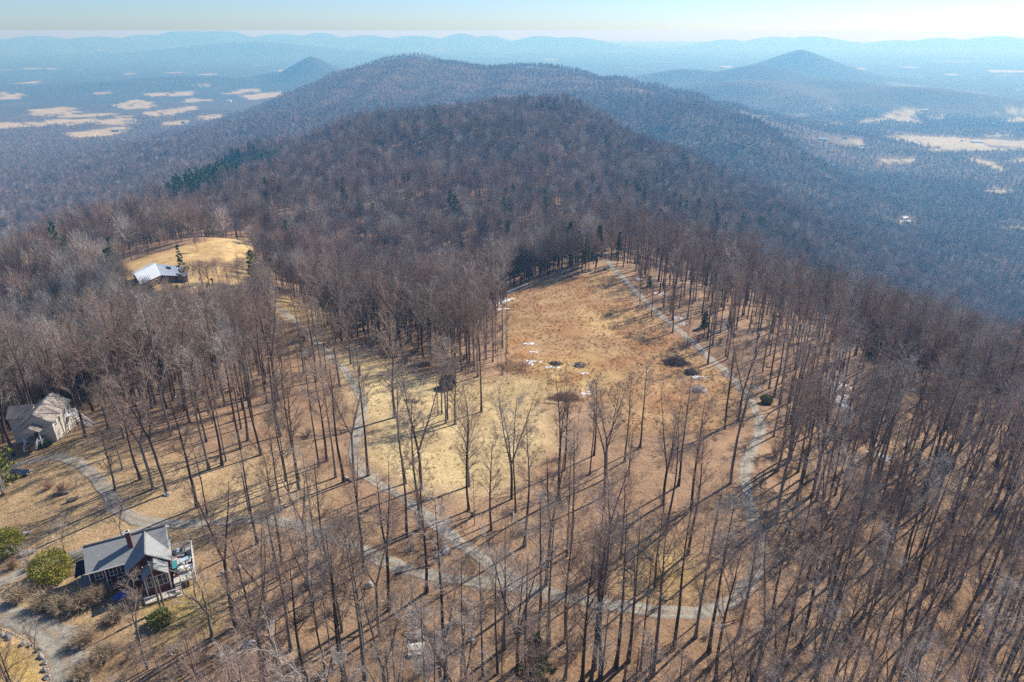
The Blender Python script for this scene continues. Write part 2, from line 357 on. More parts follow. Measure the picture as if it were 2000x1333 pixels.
for name, (ln, wd) in ROADW.items():
    tn = np.gradient(ln, axis=0); tn /= np.linalg.norm(tn, axis=1)[:, None] + 1e-9; nm = np.stack([-tn[:, 1], tn[:, 0]], 1)
    offs = np.array([-.62, -.5, -.38, -.25, -.12, 0, .12, .25, .38, .5, .62]); lift = np.array([-.25, .05, .08, .07, .10, .12, .10, .07, .08, .05, -.25]); wear = np.array([.1, .25, .7, .95, .7, .5, .7, .95, .7, .25, .1])
    n = len(ln); V = []; q = np.arange(n)
    wl = 1 + .16*np.sin(q*.37) + .12*np.sin(q*1.13 + 1) + .08*np.sin(q*2.3); wr = 1 + .16*np.sin(q*.31 + 2) + .12*np.sin(q*.93 + 4) + .08*np.sin(q*2.7)
    for o, l in zip(offs, lift):
        p = ln + nm*(o*wd*(wl if o < 0 else wr))[:, None]; V.append(np.stack([p[:, 0], p[:, 1], hgt(p[:, 0], p[:, 1]) + l], 1))
    V = np.stack(V, 1).reshape(-1, 3); K = len(offs)
    ii = np.arange(n*K).reshape(n, K)
    fc = np.stack([ii[:-1, :-1], ii[1:, :-1], ii[1:, 1:], ii[:-1, 1:]], -1).reshape(-1, 4)[:, ::-1]
    rme = mesh_np(name, V, fc, M_ROAD, True); wa = rme.attributes.new('wear', 'FLOAT', 'POINT'); wa.data.foreach_set('value', np.tile(wear, n).astype(np.float32))
    tag(obj(name, rme), kind='structure')

# ------------------------------------------------------------------ haze: the air of the whole valley in one box
HT, HB, HR = CAM_Z + 2.0, PLAIN - 40.0, 33500.0
hv = np.array([(sx*HR, sy*HR, z) for z in (HB, HT) for sx, sy in ((-1,-1),(1,-1),(1,1),(-1,1))])
hf = np.array([(3,2,1,0),(4,5,6,7),(0,1,5,4),(1,2,6,5),(2,3,7,6),(3,0,4,7)])
hm = bpy.data.materials.new('haze_air'); hm.use_nodes = True; hm.node_tree.nodes.clear()
pv = hm.node_tree.nodes.new('ShaderNodeVolumePrincipled'); ho = hm.node_tree.nodes.new('ShaderNodeOutputMaterial')
pv.inputs['Color'].default_value = (0.17, 0.55, 1.0, 1); pv.inputs['Absorption Color'].default_value = (0.95, 0.95, 0.95, 1)
pv.inputs['Density'].default_value = 0.00022; pv.inputs['Anisotropy'].default_value = 0.25
hm.node_tree.links.new(pv.outputs[0], ho.inputs['Volume'])
haze = tag(obj('haze', mesh_np('haze', hv, hf, hm)), 'pale blue haze filling the valley air', 'haze', kind='stuff')
# ------------------------------------------------------------------ trees
M_BARK = [mat('bark_dark', (0.105, 0.08, 0.064), 0.95, 0.35, 1.2, tint=0.35), mat('bark_grey', (0.22, 0.19, 0.165), 0.95, 0.35, 1.0, tint=0.3), mat('bark_pale', (0.42, 0.38, 0.33), 0.9, 0.35, 0.8)]
M_TWIG = [mat('twig_brown', (0.315, 0.238, 0.178), 0.95, tint=0.45), mat('twig_grey', (0.41, 0.355, 0.30), 0.95, tint=0.45), mat('twig_red', (0.315, 0.218, 0.168), 0.95, tint=0.45)]
M_NEEDLE = [mat('needle_dark', (0.125, 0.165, 0.05), 0.8, tint=0.35), mat('needle_olive', (0.24, 0.25, 0.06), 0.8, tint=0.3)]

class Sticks:
    """collects tapering branches and turns them into one triangle mesh"""
    def __init__(s): s.v = []; s.f = []; s.n = 0
    def tube(s, pts, rad, k):
        pts = np.asarray(pts); rad = np.asarray(rad); n = len(pts)
        t = np.gradient(pts, axis=0); t /= np.linalg.norm(t, axis=1)[:, None] + 1e-9
        a = np.cross(t, (0.31, 0.27, 0.91) if abs(t[0, 2]) < 0.9 else (1.0, 0.1, 0)); a /= np.linalg.norm(a, axis=1)[:, None] + 1e-9
        b = np.cross(t, a); an = np.arange(k)*2*math.pi/k
        V = pts[:, None] + (a[:, None]*np.cos(an)[None, :, None] + b[:, None]*np.sin(an)[None, :, None])*rad[:, None, None]
        i = np.arange(n*k).reshape(n, k) + s.n; j = np.roll(i, -1, 1)
        s.v.append(V.reshape(-1, 3)); s.n += n*k
        s.f.append(np.concatenate([np.stack([i[:-1], j[:-1], j[1:]], -1).reshape(-1, 3), np.stack([i[:-1], j[1:], i[1:]], -1).reshape(-1, 3)]))
    def blades(s, p0, p1, wd, rs):
        """one thin triangle for each twig"""
        p0 = np.asarray(p0); p1 = np.asarray(p1); n = len(p0)
        d = p1 - p0; q = rs.normal(size=(n, 3)); q = np.cross(d, q); q /= np.linalg.norm(q, axis=1)[:, None] + 1e-9; q = q*np.asarray(wd).reshape(-1, 1)*0.5
        s.v.append(np.stack([p0 - q, p0 + q, p1], 1).reshape(-1, 3)); s.f.append(np.arange(3*n).reshape(n, 3) + s.n); s.n += 3*n
    def mesh(s, name, m): return mesh_np(name, np.concatenate(s.v), np.concatenate(s.f), m)
    def arrays(s): return np.concatenate(s.v), np.concatenate(s.f)

def unit(v): return v/(np.linalg.norm(v) + 1e-9)
def limb(rs, p, d, L, n, wob, up):
    pts = [p]; d = unit(d)
    for i in range(n):
        d = unit(d + rs.normal(size=3)*wob + np.array([0, 0, up])); pts.append(pts[-1] + d*L/n)
    return np.array(pts)
def along(pts, t):
    x = t*(len(pts)-1); i = min(int(x), len(pts)-2); f = x - i
    return pts[i]*(1-f) + pts[i+1]*f, unit(pts[i+1] - pts[i])
def side(rs, d, ang):
    q = unit(np.cross(d, rs.normal(size=3))); return d*math.cos(ang) + q*math.sin(ang)

def bare_tree(seed, H=28.0, base=0.5, spread=4.2, leaders=1, n1=20, n2=7, n3=5, n4=3, r0=0.31, wob=0.022, tw=0.028, lod=0, lean=0.02, up=0.09):
    rs = np.random.default_rng(seed); T, Cn = Sticks(), Sticks()
    tr = limb(rs, np.array([0, 0, -0.5]), np.array([rs.normal()*lean, rs.normal()*lean, 1]), H*(0.98 if leaders == 1 else base + 0.06), 10 if lod == 0 else 4, wob, 0.05)
    tr[:, :2] -= np.linspace(0, 1, len(tr))[:, None]*(tr[-1, :2] - tr[0, :2])*0.72      # grown back towards the light
    sides = (7, 4, 3)[lod]
    rr = lambda n, a, b: np.linspace(a, b, n)
    fl = np.ones(len(tr)); fl[0] = 1.5 if lod == 0 else 1.2
    stems = []
    if leaders == 1:
        T.tube(tr, rr(len(tr), r0, 0.035)*fl, sides); stems.append((tr, r0, base))
    else:
        T.tube(tr, rr(len(tr), r0, r0*0.75)*fl, sides)
        for q in range(leaders):
            a = q*2*math.pi/leaders + rs.uniform(0, 1); tl = rs.uniform(0.22, 0.42)
            ld = limb(rs, tr[-1], np.array([math.cos(a)*tl, math.sin(a)*tl, 1]), H*(1 - base)*rs.uniform(0.85, 1.0), 7 if lod == 0 else 3, wob*1.6, 0.04)
            T.tube(ld, rr(len(ld), r0*0.62, 0.03), max(3, sides-2)); stems.append((ld, r0*0.6, 0.12))
    B0, B1, BW = [], [], []
    for st, r, cb in stems:
        m1 = max(3, int(n1/ (1 if leaders == 1 else leaders*0.75)))
        for q in range(m1):
            t = cb + (1 - cb)*((q + rs.uniform(0, 1))/m1)*0.98
            p, d = along(st, t); prog = (t - cb)/(1 - cb)
            L = spread*(0.55 + 1.0*math.sin(math.pi*(0.18 + 0.72*prog)))*rs.uniform(0.6, 1.15)*(1 if leaders == 1 else 0.72)
            l1 = limb(rs, p, side(rs, d, rs.uniform(0.55, 1.0)), L, 5 if lod == 0 else 2, 0.10, up)
            r1 = max(0.03, r*(1 - t)*0.42 + 0.018)*(1, 1.3, 1.8)[lod]
            Cn.tube(l1, rr(len(l1), r1, 0.012), 4 if lod == 0 else 3)
            for _ in range(n2):
                t2 = rs.uniform(0.22, 1.0); p2, d2 = along(l1, t2)
                L2 = L*rs.uniform(0.28, 0.5)*(1.1 - 0.4*t2)
                l2 = limb(rs, p2, side(rs, d2, rs.uniform(0.4, 0.95)), L2, 3 if lod == 0 else 1, 0.14, up)
                if lod == 0: Cn.tube(l2, rr(len(l2), max(0.016, r1*0.45), 0.008), 3)
                else: B0.append(l2[0]); B1.append(l2[-1]); BW.append(tw*1.3)
                for _ in range(n3):
                    p3, d3 = along(l2, rs.uniform(0.2, 1.0)); L3 = max(0.6, L2*rs.uniform(0.4, 0.8))
                    e3 = p3 + unit(side(rs, d3, rs.uniform(0.3, 0.9)) + np.array([0, 0, up]))*L3
                    B0.append(p3); B1.append(e3); BW.append(tw)
                    for _ in range(n4):
                        f = rs.uniform(0.2, 1.0); p4 = p3*(1-f) + e3*f
                        e4 = p4 + unit(side(rs, unit(e3-p3), rs.uniform(0.3, 0.9)) + np.array([0, 0, up]))*L3*rs.uniform(0.4, 0.75)
                        B0.append(p4); B1.append(e4); BW.append(tw*0.8)
    if B0: Cn.blades(B0, B1, BW, rs)
    return T, Cn

def pine(seed, H=20.0, spread=3.2, base=0.25, nb=58, tuft=12, lod=0, open_=0.0):
    rs = np.random.default_rng(seed); T, Cn = Sticks(), Sticks()
    tr = limb(rs, np.array([0, 0, -0.4]), np.array([rs.normal()*0.02, rs.normal()*0.02, 1]), H, 6, 0.02, 0.05)
    T.tube(tr, np.linspace(0.011*H, 0.03, len(tr)), 6 if lod == 0 else 3)
    P0, P1, WD = [], [], []
    for q in range(nb):
        t = base + (1 - base)*(q + rs.uniform(0, 1))/nb; p, d = along(tr, min(t, 0.99))
        a = q*2.4 + rs.uniform(-.5, .5); L = spread*((1 - (t-base)/(1-base))**0.75*0.95 + 0.14)*rs.uniform(0.55, 1.15)
        if rs.uniform() < open_: continue
        br = limb(rs, p, np.array([math.cos(a), math.sin(a), 0.12 + 0.35*t]), L, 3, 0.08, 0.02)
        Cn.tube(br, np.linspace(0.05, 0.015, 4), 3)
        for _ in range(tuft):
            f = rs.uniform(0.25, 1.0)**0.7; c, dd = along(br, f); c = c + rs.normal(size=3)*np.array([0.22, 0.22, 0.1])*L*0.4
            for _ in range(5 if lod == 0 else 2):
                v = unit(rs.normal(size=3) + dd*0.7 + np.array([0, 0, 0.35]))*rs.uniform(0.35, 0.75)*(1 if lod == 0 else 2.0)
                P0.append(c); P1.append(c + v*1.25); WD.append(0.34 if lod == 0 else 0.8)
    Cn.blades(P0, P1, WD, rs)
    return T, Cn

def shrub(seed, H=1.8, n=26, spread=1.0, tw=0.03):
    rs = np.random.default_rng(seed); Cn = Sticks(); P0, P1, WD = [], [], []
    for q in range(n):
        a = rs.uniform(0, 6.28); d = np.array([math.cos(a)*rs.uniform(.1, .8)*spread, math.sin(a)*rs.uniform(.1, .8)*spread, 1])
        st = limb(rs, np.array([rs.normal()*.2*spread, rs.normal()*.2*spread, -0.1]), d, H*rs.uniform(.6, 1.05), 3, 0.16, 0.0)
        Cn.tube(st, np.linspace(tw*0.8, 0.008, 4), 3)
        for _ in range(12):
            p, dd = along(st, rs.uniform(.25, 1)); e = p + unit(side(rs, dd, rs.uniform(.3, 1.0)))*H*rs.uniform(.15, .4)
            P0.append(p); P1.append(e); WD.append(tw)
    Cn.blades(P0, P1, WD, rs); return Cn

PROTO = bpy.data.collections          # collections used only as sources for the distant woods
def joined(name, T, Cn, mt, mc):
    v1, f1 = T.arrays(); v2, f2 = Cn.arrays()
    me = mesh_np(name, np.concatenate([v1, v2]), np.concatenate([f1, f2 + len(v1)]), mt); me.materials.append(mc)
    mi = np.zeros(len(f1)+len(f2), np.int32); mi[len(f1):] = 1; me.polygons.foreach_set('material_index', mi); me.update()
    return me

NEAR = []   # (trunk mesh, crown mesh, whole mesh, height)
specs = [dict(H=29, base=.47, spread=3.6, n1=21), dict(H=31, base=.53, spread=3.2, n1=20), dict(H=27, base=.40, spread=4.2, n1=23), dict(H=28, base=.37, spread=4.0, leaders=2, n1=27), dict(H=26, base=.30, spread=4.6, leaders=3, n1=30),
         dict(H=30, base=.50, spread=3.4, n1=21, lean=.03), dict(H=22, base=.45, spread=2.6, n1=17, r0=.17), dict(H=25, base=.50, spread=2.8, n1=18, r0=.2), dict(H=30, base=.43, spread=3.6, leaders=2, n1=27, lean=.03), dict(H=20, base=.27, spread=4.6, n1=25, up=.04, wob=.06)]
for i, sp in enumerate(specs):
    T, Cn = bare_tree(100 + i, **sp)
    mb, mt = M_BARK[0 if i % 3 else 1], M_TWIG[i % 3]
    NEAR.append((T.mesh('trunk', mb), Cn.mesh('crown', mt), joined('bare_tree', T, Cn, mb, mt), sp['H']))
def dome_tree(seed, H, rx, n, wd, lobes=0.22):
    """a bare crown seen from afar: limbs fanning into a rounded, lobed shell of twigs"""
    rs = np.random.default_rng(seed); T, Cn = Sticks(), Sticks(); cz, rz_ = H*rs.uniform(.66, .71), H*rs.uniform(.26, .31)
    tr = limb(rs, np.array([0, 0, -.6]), np.array([rs.normal()*.03, rs.normal()*.03, 1]), H*.8, 4, .03, .05); T.tube(tr, np.linspace(.26, .07, 5), 4)
    k = rs.normal(size=(5, 3))*2.1; ph = rs.uniform(0, 6, 5)
    shell = lambda d: (1 + lobes*np.sin(d @ k.T + ph).sum(1)/1.6)[:, None]*d*np.array([rx, rx, rz_]) + np.array([0, 0, cz])
    d = rs.normal(size=(n, 3)); d[:, 2] += .35; d /= np.linalg.norm(d, axis=1)[:, None]; e = shell(d); base = np.array([0, 0, H*.42])
    f0 = rs.uniform(.45, .88, n)[:, None]; p0 = base + (e - base)*f0 + rs.normal(size=(n, 3))*.25; p1 = base + (e - base)*np.minimum(f0 + rs.uniform(.14, .4, n)[:, None], 1.06) + rs.normal(size=(n, 3))*.55
    Cn.blades(p0, p1, np.full(n, wd)*rs.uniform(.6, 1.3, n), rs)
    for i_ in range(14):
        dd = rs.normal(size=(1, 3)); dd[0, 2] = abs(dd[0, 2]) + .2; dd /= np.linalg.norm(dd); q = shell(dd)[0]; b0, _ = along(tr, rs.uniform(.42, .85)); Cn.tube(np.array([b0, (b0 + q)/2 + np.array([0, 0, .3]), b0*.1 + q*.9]), np.array([.1, .06, .02])*(wd/.085)**.5, 3)
    return T, Cn
for i in range(3):
    T, Cn = dome_tree(330+i, (22, 25, 17)[i], (4.2, 4.6, 4.6)[i], 1700, .05); mb, mt = M_BARK[i % 2], M_TWIG[i]
    NEAR.append((T.mesh('trunk', mb), Cn.mesh('crown', mt), joined('bare_tree', T, Cn, mb, mt), (22, 25, 17)[i]))
def proto_collection(name, meshes):
    c = bpy.data.collections.new(name)
    for i, me in enumerate(meshes):
        o = bpy.data.objects.new('%s_%02d' % (name, i), me); c.objects.link(o)
    return c
MID, FAR_ = [], []
for i in range(6):
    T, Cn = dome_tree(300+i, (27, 24, 28, 22, 26, 29)[i], (5.0, 5.6, 4.6, 5.8, 5.2, 4.7)[i], 900, .085); MID.append(joined('mid_tree', T, Cn, M_BARK[i % 2], M_TWIG[i % 3]))
for i in range(6):
    T, Cn = dome_tree(400+i, (26, 23, 27, 22, 25, 28)[i], (5.2, 5.8, 5.0, 6.0, 5.5, 5.0)[i], 230, .26); FAR_.append(joined('far_tree', T, Cn, M_BARK[i % 2], M_TWIG[i % 3]))
PINES = []
for i, sp in enumerate((dict(H=21, spread=3.6), dict(H=17, spread=3.8, base=.12, nb=60), dict(H=23, spread=3.0, open_=.3), dict(H=9, spread=2.4, base=.05, nb=50))):
    T, Cn = pine(500+i, **sp); PINES.append((T.mesh('trunk', M_BARK[0]), Cn.mesh('crown', M_NEEDLE[0 if i != 1 else 1]), joined('pine', T, Cn, M_BARK[0], M_NEEDLE[0 if i != 1 else 1]), sp['H']))
PINE_MID = []
for i in range(3):
    T, Cn = pine(520+i, H=(22, 19, 24)[i], spread=3.6, nb=34, tuft=6, lod=1, base=.15); PINE_MID.append(joined('mid_pine', T, Cn, M_BARK[0], M_NEEDLE[0]))
SHRUBS = [shrub(600+i, H=(1.8, 2.6, 1.3)[i], spread=(1, .8, 1.3)[i]).mesh('shrub', M_TWIG[(0, 2, 1)[i]]) for i in range(3)]

def scatter_object(name, pts, rot, scl, pick, coll, label, cat):
    """one mass of plants: points carrying copies of the source collection's members"""
    me = bpy.data.meshes.new(name); pts = np.asarray(pts, np.float32); n = len(pts)
    me.vertices.add(n); me.vertices.foreach_set('co', pts.ravel())
    for nm, ty, arr in (('turn', 'FLOAT', rot), ('size', 'FLOAT', scl)):
        a = me.attributes.new(nm, ty, 'POINT'); a.data.foreach_set('value', np.asarray(arr, np.float32))
    a = me.attributes.new('pick', 'INT', 'POINT'); a.data.foreach_set('value', np.asarray(pick, np.int32)); me.update()
    o = obj(name, me); md = o.modifiers.new('plants', 'NODES')
    g = bpy.data.node_groups.new(name + '_nodes', 'GeometryNodeTree'); md.node_group = g
    g.interface.new_socket('Geometry', in_out='INPUT', socket_type='NodeSocketGeometry'); g.interface.new_socket('Geometry', in_out='OUTPUT', socket_type='NodeSocketGeometry')
    N = g.nodes.new; L = g.links.new
    gi, go = N('NodeGroupInput'), N('NodeGroupOutput'); ip = N('GeometryNodeInstanceOnPoints'); ci = N('GeometryNodeCollectionInfo')
    ci.inputs['Collection'].default_value = coll; ci.inputs['Separate Children'].default_value = True; ci.inputs['Reset Children'].default_value = True
    def attr(nm, dt):
        q = N('GeometryNodeInputNamedAttribute'); q.data_type = dt; q.inputs['Name'].default_value = nm
        return next(s_ for s_ in q.outputs if s_.enabled and s_.name == 'Attribute')
    cx = N('ShaderNodeCombineXYZ'); L(attr('turn', 'FLOAT'), cx.inputs[2])
    ip.inputs['Pick Instance'].default_value = True
    L(gi.outputs[0], ip.inputs['Points']); L(ci.outputs[0], ip.inputs['Instance']); L(attr('pick', 'INT'), ip.inputs['Instance Index']); L(cx.outputs[0], ip.inputs['Rotation']); L(attr('size', 'FLOAT'), ip.inputs['Scale']); L(ip.outputs[0], go.inputs[0])
    return tag(o, label, cat, kind='stuff')

# --- where houses and other open spots keep trees away: centre x, y, radius
H1, H2, H3 = gp(270, 1125), gp(95, 855), gp(318, 560)
KEEP = [(H1[0], H1[1], 11), (H2[0]-2, H2[1]+6, 11), (H3[0], H3[1]+4, 16)]
def keep_ok(x, y):
    k = np.ones(np.shape(x), bool)
    for a, b, r in KEEP: k &= np.hypot(x-a, y-b) > r
    return k

# --- trees one can tell apart: pixel of the foot, kind, height factor
EXP = [(226,959,9,.75),(239,917,6,.9),(275,937,2,.85),(298,955,3,.85),(326,965,8,.85),(385,992,2,.95),(405,1007,7,.8),(408,917,0,.9),(434,909,2,.9),(442,901,6,.9),(471,877,1,.85),(484,861,2,.95),(510,889,5,.85),(549,998,0,.8),(568,988,6,1.0),(584,958,5,.85),(548,853,2,.95),(471,838,7,1),(277,827,2,.9),(211,838,8,.8),(243,856,0,.8),(334,853,3,.9),(623,912,7,1),(638,901,2,.9),
 (594,731,0,.85),(617,746,2,.95),(638,733,7,.9),(664,755,9,1.0),(626,719,3,.8),(685,712,4,.85),(692,724,6,.9),(715,676,4,.75),(772,816,9,1.25),(855,808,6,.8),(863,809,7,.85),(871,827,0,.75),(874,820,1,.7),(889,829,9,.95),(940,805,2,.85),(916,950,9,1.05),(792,945,5,.8),(823,955,4,.95),(584,940,2,.85),(559,940,7,.9),(656,933,0,.85),(672,942,5,.9),(694,935,3,.85),(720,930,1,.9),
 (795,1049,1,.9),(822,1033,5,1.0),(833,1157,2,1.0),(760,1192,8,.95),(871,1330,1,1.1),(673,1332,2,.95),(713,1332,0,1),(742,1241,3,.9),(1066,1144,8,.95),(1010,1325,4,.95),(1051,1270,1,1),(1072,1260,0,1.0),(1024,1067,5,.95),(999,975,4,.85),(960,1036,2,.8),(916,997,2,.75),(1007,1000,7,.95),(972,1316,7,1),(985,1267,0,.9),(942,1322,6,1.1),(910,1329,7,1),(772,1332,6,.8),
 (1178,970,3,.8),(1092,978,8,.85),(1229,928,9,.55),(1295,986,4,.85),(1300,1040,5,.9),(1325,949,1,.8),(1350,997,2,.9),(1427,945,3,.95),(1362,1215,3,.45),(1203,1303,1,1),(1274,1319,0,1.05),(1316,1267,5,1),(1219,1332,7,1),(1138,1332,2,1),(1154,1332,8,1),(1251,1309,6,1.1),(1227,1293,1,.95),(1162,1306,0,.95),(1104,1326,9,.9),(1173,1326,5,1),(1398,1332,2,1),(1443,1244,0,.95),(1476,1326,3,1),(1385,1274,1,1),
 (1382,712,0,.92),(1336,665,6,.3),(1250,875,1,.7),(1220,902,0,.7),(1182,935,3,.78),(1152,927,7,.8),(1102,920,8,.65),(1160,890,2,.7),(1475,702,5,.95),(1296,601,0,.95),(1314,625,2,.95),(1340,690,7,.5),
 (400,1050,6,.55),(601,1097,3,.8),(617,1071,7,.9),(639,1096,2,.85),(674,1330,1,.95),(599,1330,2,.9),(517,1330,3,.85),(639,1330,7,.9),(651,1310,6,.9),(715,1327,0,1),(550,1332,9,.9),(289,1305,3,.62),(27,891,4,.95),(990,690,6,1.0),(982,680,7,1.05),(968,690,6,1.0),(1518,920,9,1.0),(1210,700,6,.2),
 (575,585,10,.95),(468,560,12,.8),(386,493,12,.55),(428,553,12,.8),(395,556,12,.75),(255,583,12,.9),(290,588,12,.7),(330,584,12,.6),(372,570,12,.85),(412,572,12,.95),(448,566,12,.8),(205,575,12,1.0),(180,560,10,.9),(530,560,10,.8),(520,600,12,.9),(470,556,6,.7),(560,560,0,.8),(600,570,7,.8),(545,545,1,.7)]
TREES = []       # x, y, z, mesh index, scale, turn
for px, py, k, hf in EXP:
    x, y, z = gp(px, py); TREES.append((x, y, z, k, hf, random.uniform(0, 6.28), 0))

# --- scattered woods
def density(x, y):
    """chance that a spot carries a tree"""
    d = np.full(np.shape(x), 0.95)
    j = waves(x, y, _WC)
    d = d*np.where(j > 1.3, 0.55, 1.0)
    def put(poly, v, wd=6): 
        nonlocal d
        s_ = soft(poly, x, y, wd); d = d*(1-s_) + v*s_
    put(Z_EAST, 0.74); put(Z_OPENWOOD, 0.10); put(Z_LOWWOOD, 0.56); put(Z_MIDOPEN, 0.04); put(Z_SLOPEEDGE, 0.42)
    for p in (Z_FIELD, Z_PALE, Z_MEADOW, Z_KNOLL): put(p, 0.0, 3)
    put(Z_LAWN, 0.0, 3)
    return d
Z_OPENWOOD = gpoly([(150,900),(230,800),(420,840),(560,800),(600,700),(720,660),(850,720),(800,960),(900,1000),(700,1060),(560,1040),(480,1040),(250,1020)])
Z_LOWWOOD = gpoly([(420,1060),(700,1060),(1000,1050),(1380,1000),(1480,1060),(1500,1420),(150,1420),(160,1260),(400,1180)])
Z_MIDOPEN = gpoly([(780,940),(1000,940),(1080,800),(1300,820),(1430,800),(1440,960),(1430,1050),(1200,1080),(1000,1090),(900,1020)])
Z_SLOPEEDGE = gpoly([(1190,510),(1260,460),(1420,480),(1640,640),(1760,760),(1600,900),(1500,880),(1460,760),(1340,650),(1240,570)])
Z_EAST = gpoly([(1480,700),(1700,760),(2060,820),(2300,1400),(1480,1420),(1500,1000)])
Z_HOLLOW = gpoly([(620,640),(600,560),(700,520),(900,520),(1150,520),(1000,545),(985,620),(985,735),(830,735)])
def jitter_grid(sp, x0, x1, y0, y1):
    X, Yg = np.meshgrid(np.arange(x0, x1, sp), np.arange(y0, y1, sp)); n = X.size
    return X.ravel() + rng.uniform(-.46, .46, n)*sp, Yg.ravel() + rng.uniform(-.46, .46, n)*sp
x, y = jitter_grid(4.6, -290, 290, 22, 350)
r = np.hypot(x, y); m = (r < 345) & (np.abs(np.arctan2(x, y)) < math.radians(54)) & (r > 33); x, y = x[m], y[m]
m = (rng.uniform(size=len(x)) < density(x, y)) & (road_dist(x, y) > 1.6) & keep_ok(x, y); x, y = x[m], y[m]
ex = np.array([(t[0], t[1]) for t in TREES])
m = np.array([np.hypot(ex[:, 0]-a, ex[:, 1]-b).min() > 2.6 for a, b in zip(x, y)]); x, y = x[m], y[m]
z = hgt(x, y)
for a, b, c in zip(x, y, z):
    if inside(Z_HOLLOW, np.array([a]), np.array([b]))[0]: TREES.append((a, b, c, int(rng.choice([2, 4, 9, 3])), rng.uniform(.7, 1.0), rng.uniform(0, 6.28), 1)); continue
    if math.hypot(a, b) > 215 and rng.uniform() < .75 and not inside(Z_SLOPEEDGE, np.array([a]), np.array([b]))[0]: TREES.append((a, b, c, int(rng.integers(10, 13)), rng.uniform(.75, 1.1), rng.uniform(0, 6.28), 1)); continue
    k = int(rng.choice([0, 1, 2, 3, 4, 5, 6, 7, 8], p=[.13, .13, .12, .1, .07, .13, .12, .12, .08])); TREES.append((a, b, c, k, rng.uniform(.72, 1.0), rng.uniform(0, 6.28), 1))

# saplings coming up under the tall trees
x, y = jitter_grid(9.0, -200, 200, 40, 260); m = (np.abs(np.arctan2(x, y)) < math.radians(48)) & (rng.uniform(size=len(x)) < density(x, y)*.75) & (road_dist(x, y) > 1.6) & keep_ok(x, y); x, y = x[m], y[m]
for a, b, c in zip(x, y, hgt(x, y)): TREES.append((a, b, c, int(rng.integers(6, 8)), rng.uniform(.16, .5), rng.uniform(0, 6.28), 1))
# --- low growth in front of open ground: pixel window, distance beyond which trees may stand
WINDOWS = [([(235,545),(260,510),(330,485),(480,452),(510,490),(480,545),(370,555)], 330), ([(520,580),(640,600),(670,650),(560,630)], 290), ([(630,690),(700,690),(760,770),(690,800)], 160), ([(1000,560),(1190,530),(1400,715),(1440,790),(1300,800),(1010,690)], 300), ([(950,575),(1000,540),(1010,600),(985,612)], 300), ([(140,1110),(160,1060),(325,1015),(390,1050),(390,1150),(290,1175),(160,1140)], 200), ([(0,1120),(220,1130),(220,1200),(120,1290),(0,1290)], 200), ([(30,800),(100,760),(170,800),(170,880),(30,900)], 200), ([(60,1080),(140,1080),(140,1140),(60,1140)], 200), ([(1430,840),(1505,840),(1490,960),(1500,1100),(1440,1110),(1435,960)], 135), ([(690,840),(730,840),(740,930),(900,1030),(1000,1120),(960,1140),(840,1060),(700,960)], 110), ([(1050,1150),(1300,1180),(1440,1160),(1440,1210),(1050,1190)], 90), ([(700,730),(960,745),(1060,800),(1000,950),(800,930)], 140)]
def blocks(t):
    b = pixel_of(t[0], t[1], t[2]); q = pixel_of(t[0], t[1], t[2] + NEAR[t[3]][3]*t[4])
    for poly, dmax in WINDOWS:
        if t[1] < dmax:
            f = np.array([0.45, 0.6, 0.75, 0.9, 0.98]); xs = b[0] + (q[0]-b[0])*f; ys = b[1] + (q[1]-b[1])*f
            if inside(poly, xs, ys).any(): return True
    return False
def pixel_of(x, y, z):
    d = y*CP + (CAM_Z - z)*SP; return 1000 + F*x/d, 666 + F*((CAM_Z-z)*CP - y*SP)/d
_kept = []
for t in TREES:
    if t[6] == 1 and blocks(t):
        t = t[:3] + (int(rng.integers(6, 8)), t[4]*0.62) + t[5:]
        if blocks(t) and rng.uniform() < 0.93: continue
    _kept.append(t)
TREES = [t[:4] + (t[4]*(.86 if t[1] < 100 else 1.0),) + t[5:] for t in _kept]
EXPI = {i: i for i in range(len(EXP))}   # the surveyed trees stay first in the list
# --- which 300 show largest
def shown(t):
    """apparent height of a tree inside the frame, in pixels"""
    dep = t[1]*CP + (CAM_Z - t[2])*SP; H = NEAR[t[3]][3]*t[4]
    def pr(zz):
        d = t[1]*CP + (CAM_Z - zz)*SP; return 1000 + F*t[0]/d, 666 + F*((CAM_Z-zz)*CP - t[1]*SP)/d
    bx, by = pr(t[2]); tx, ty = pr(t[2] + H)
    if min(bx, tx) > 1990 or max(bx, tx) < 10 or ty > 1320: return 0
    return (min(by, 1333) - max(ty, 0))*(1.3 if t[6] == 0 else 1)
order = sorted(range(len(TREES)), key=lambda i: -shown(TREES[i]))
SINGLE = set(order[:300])
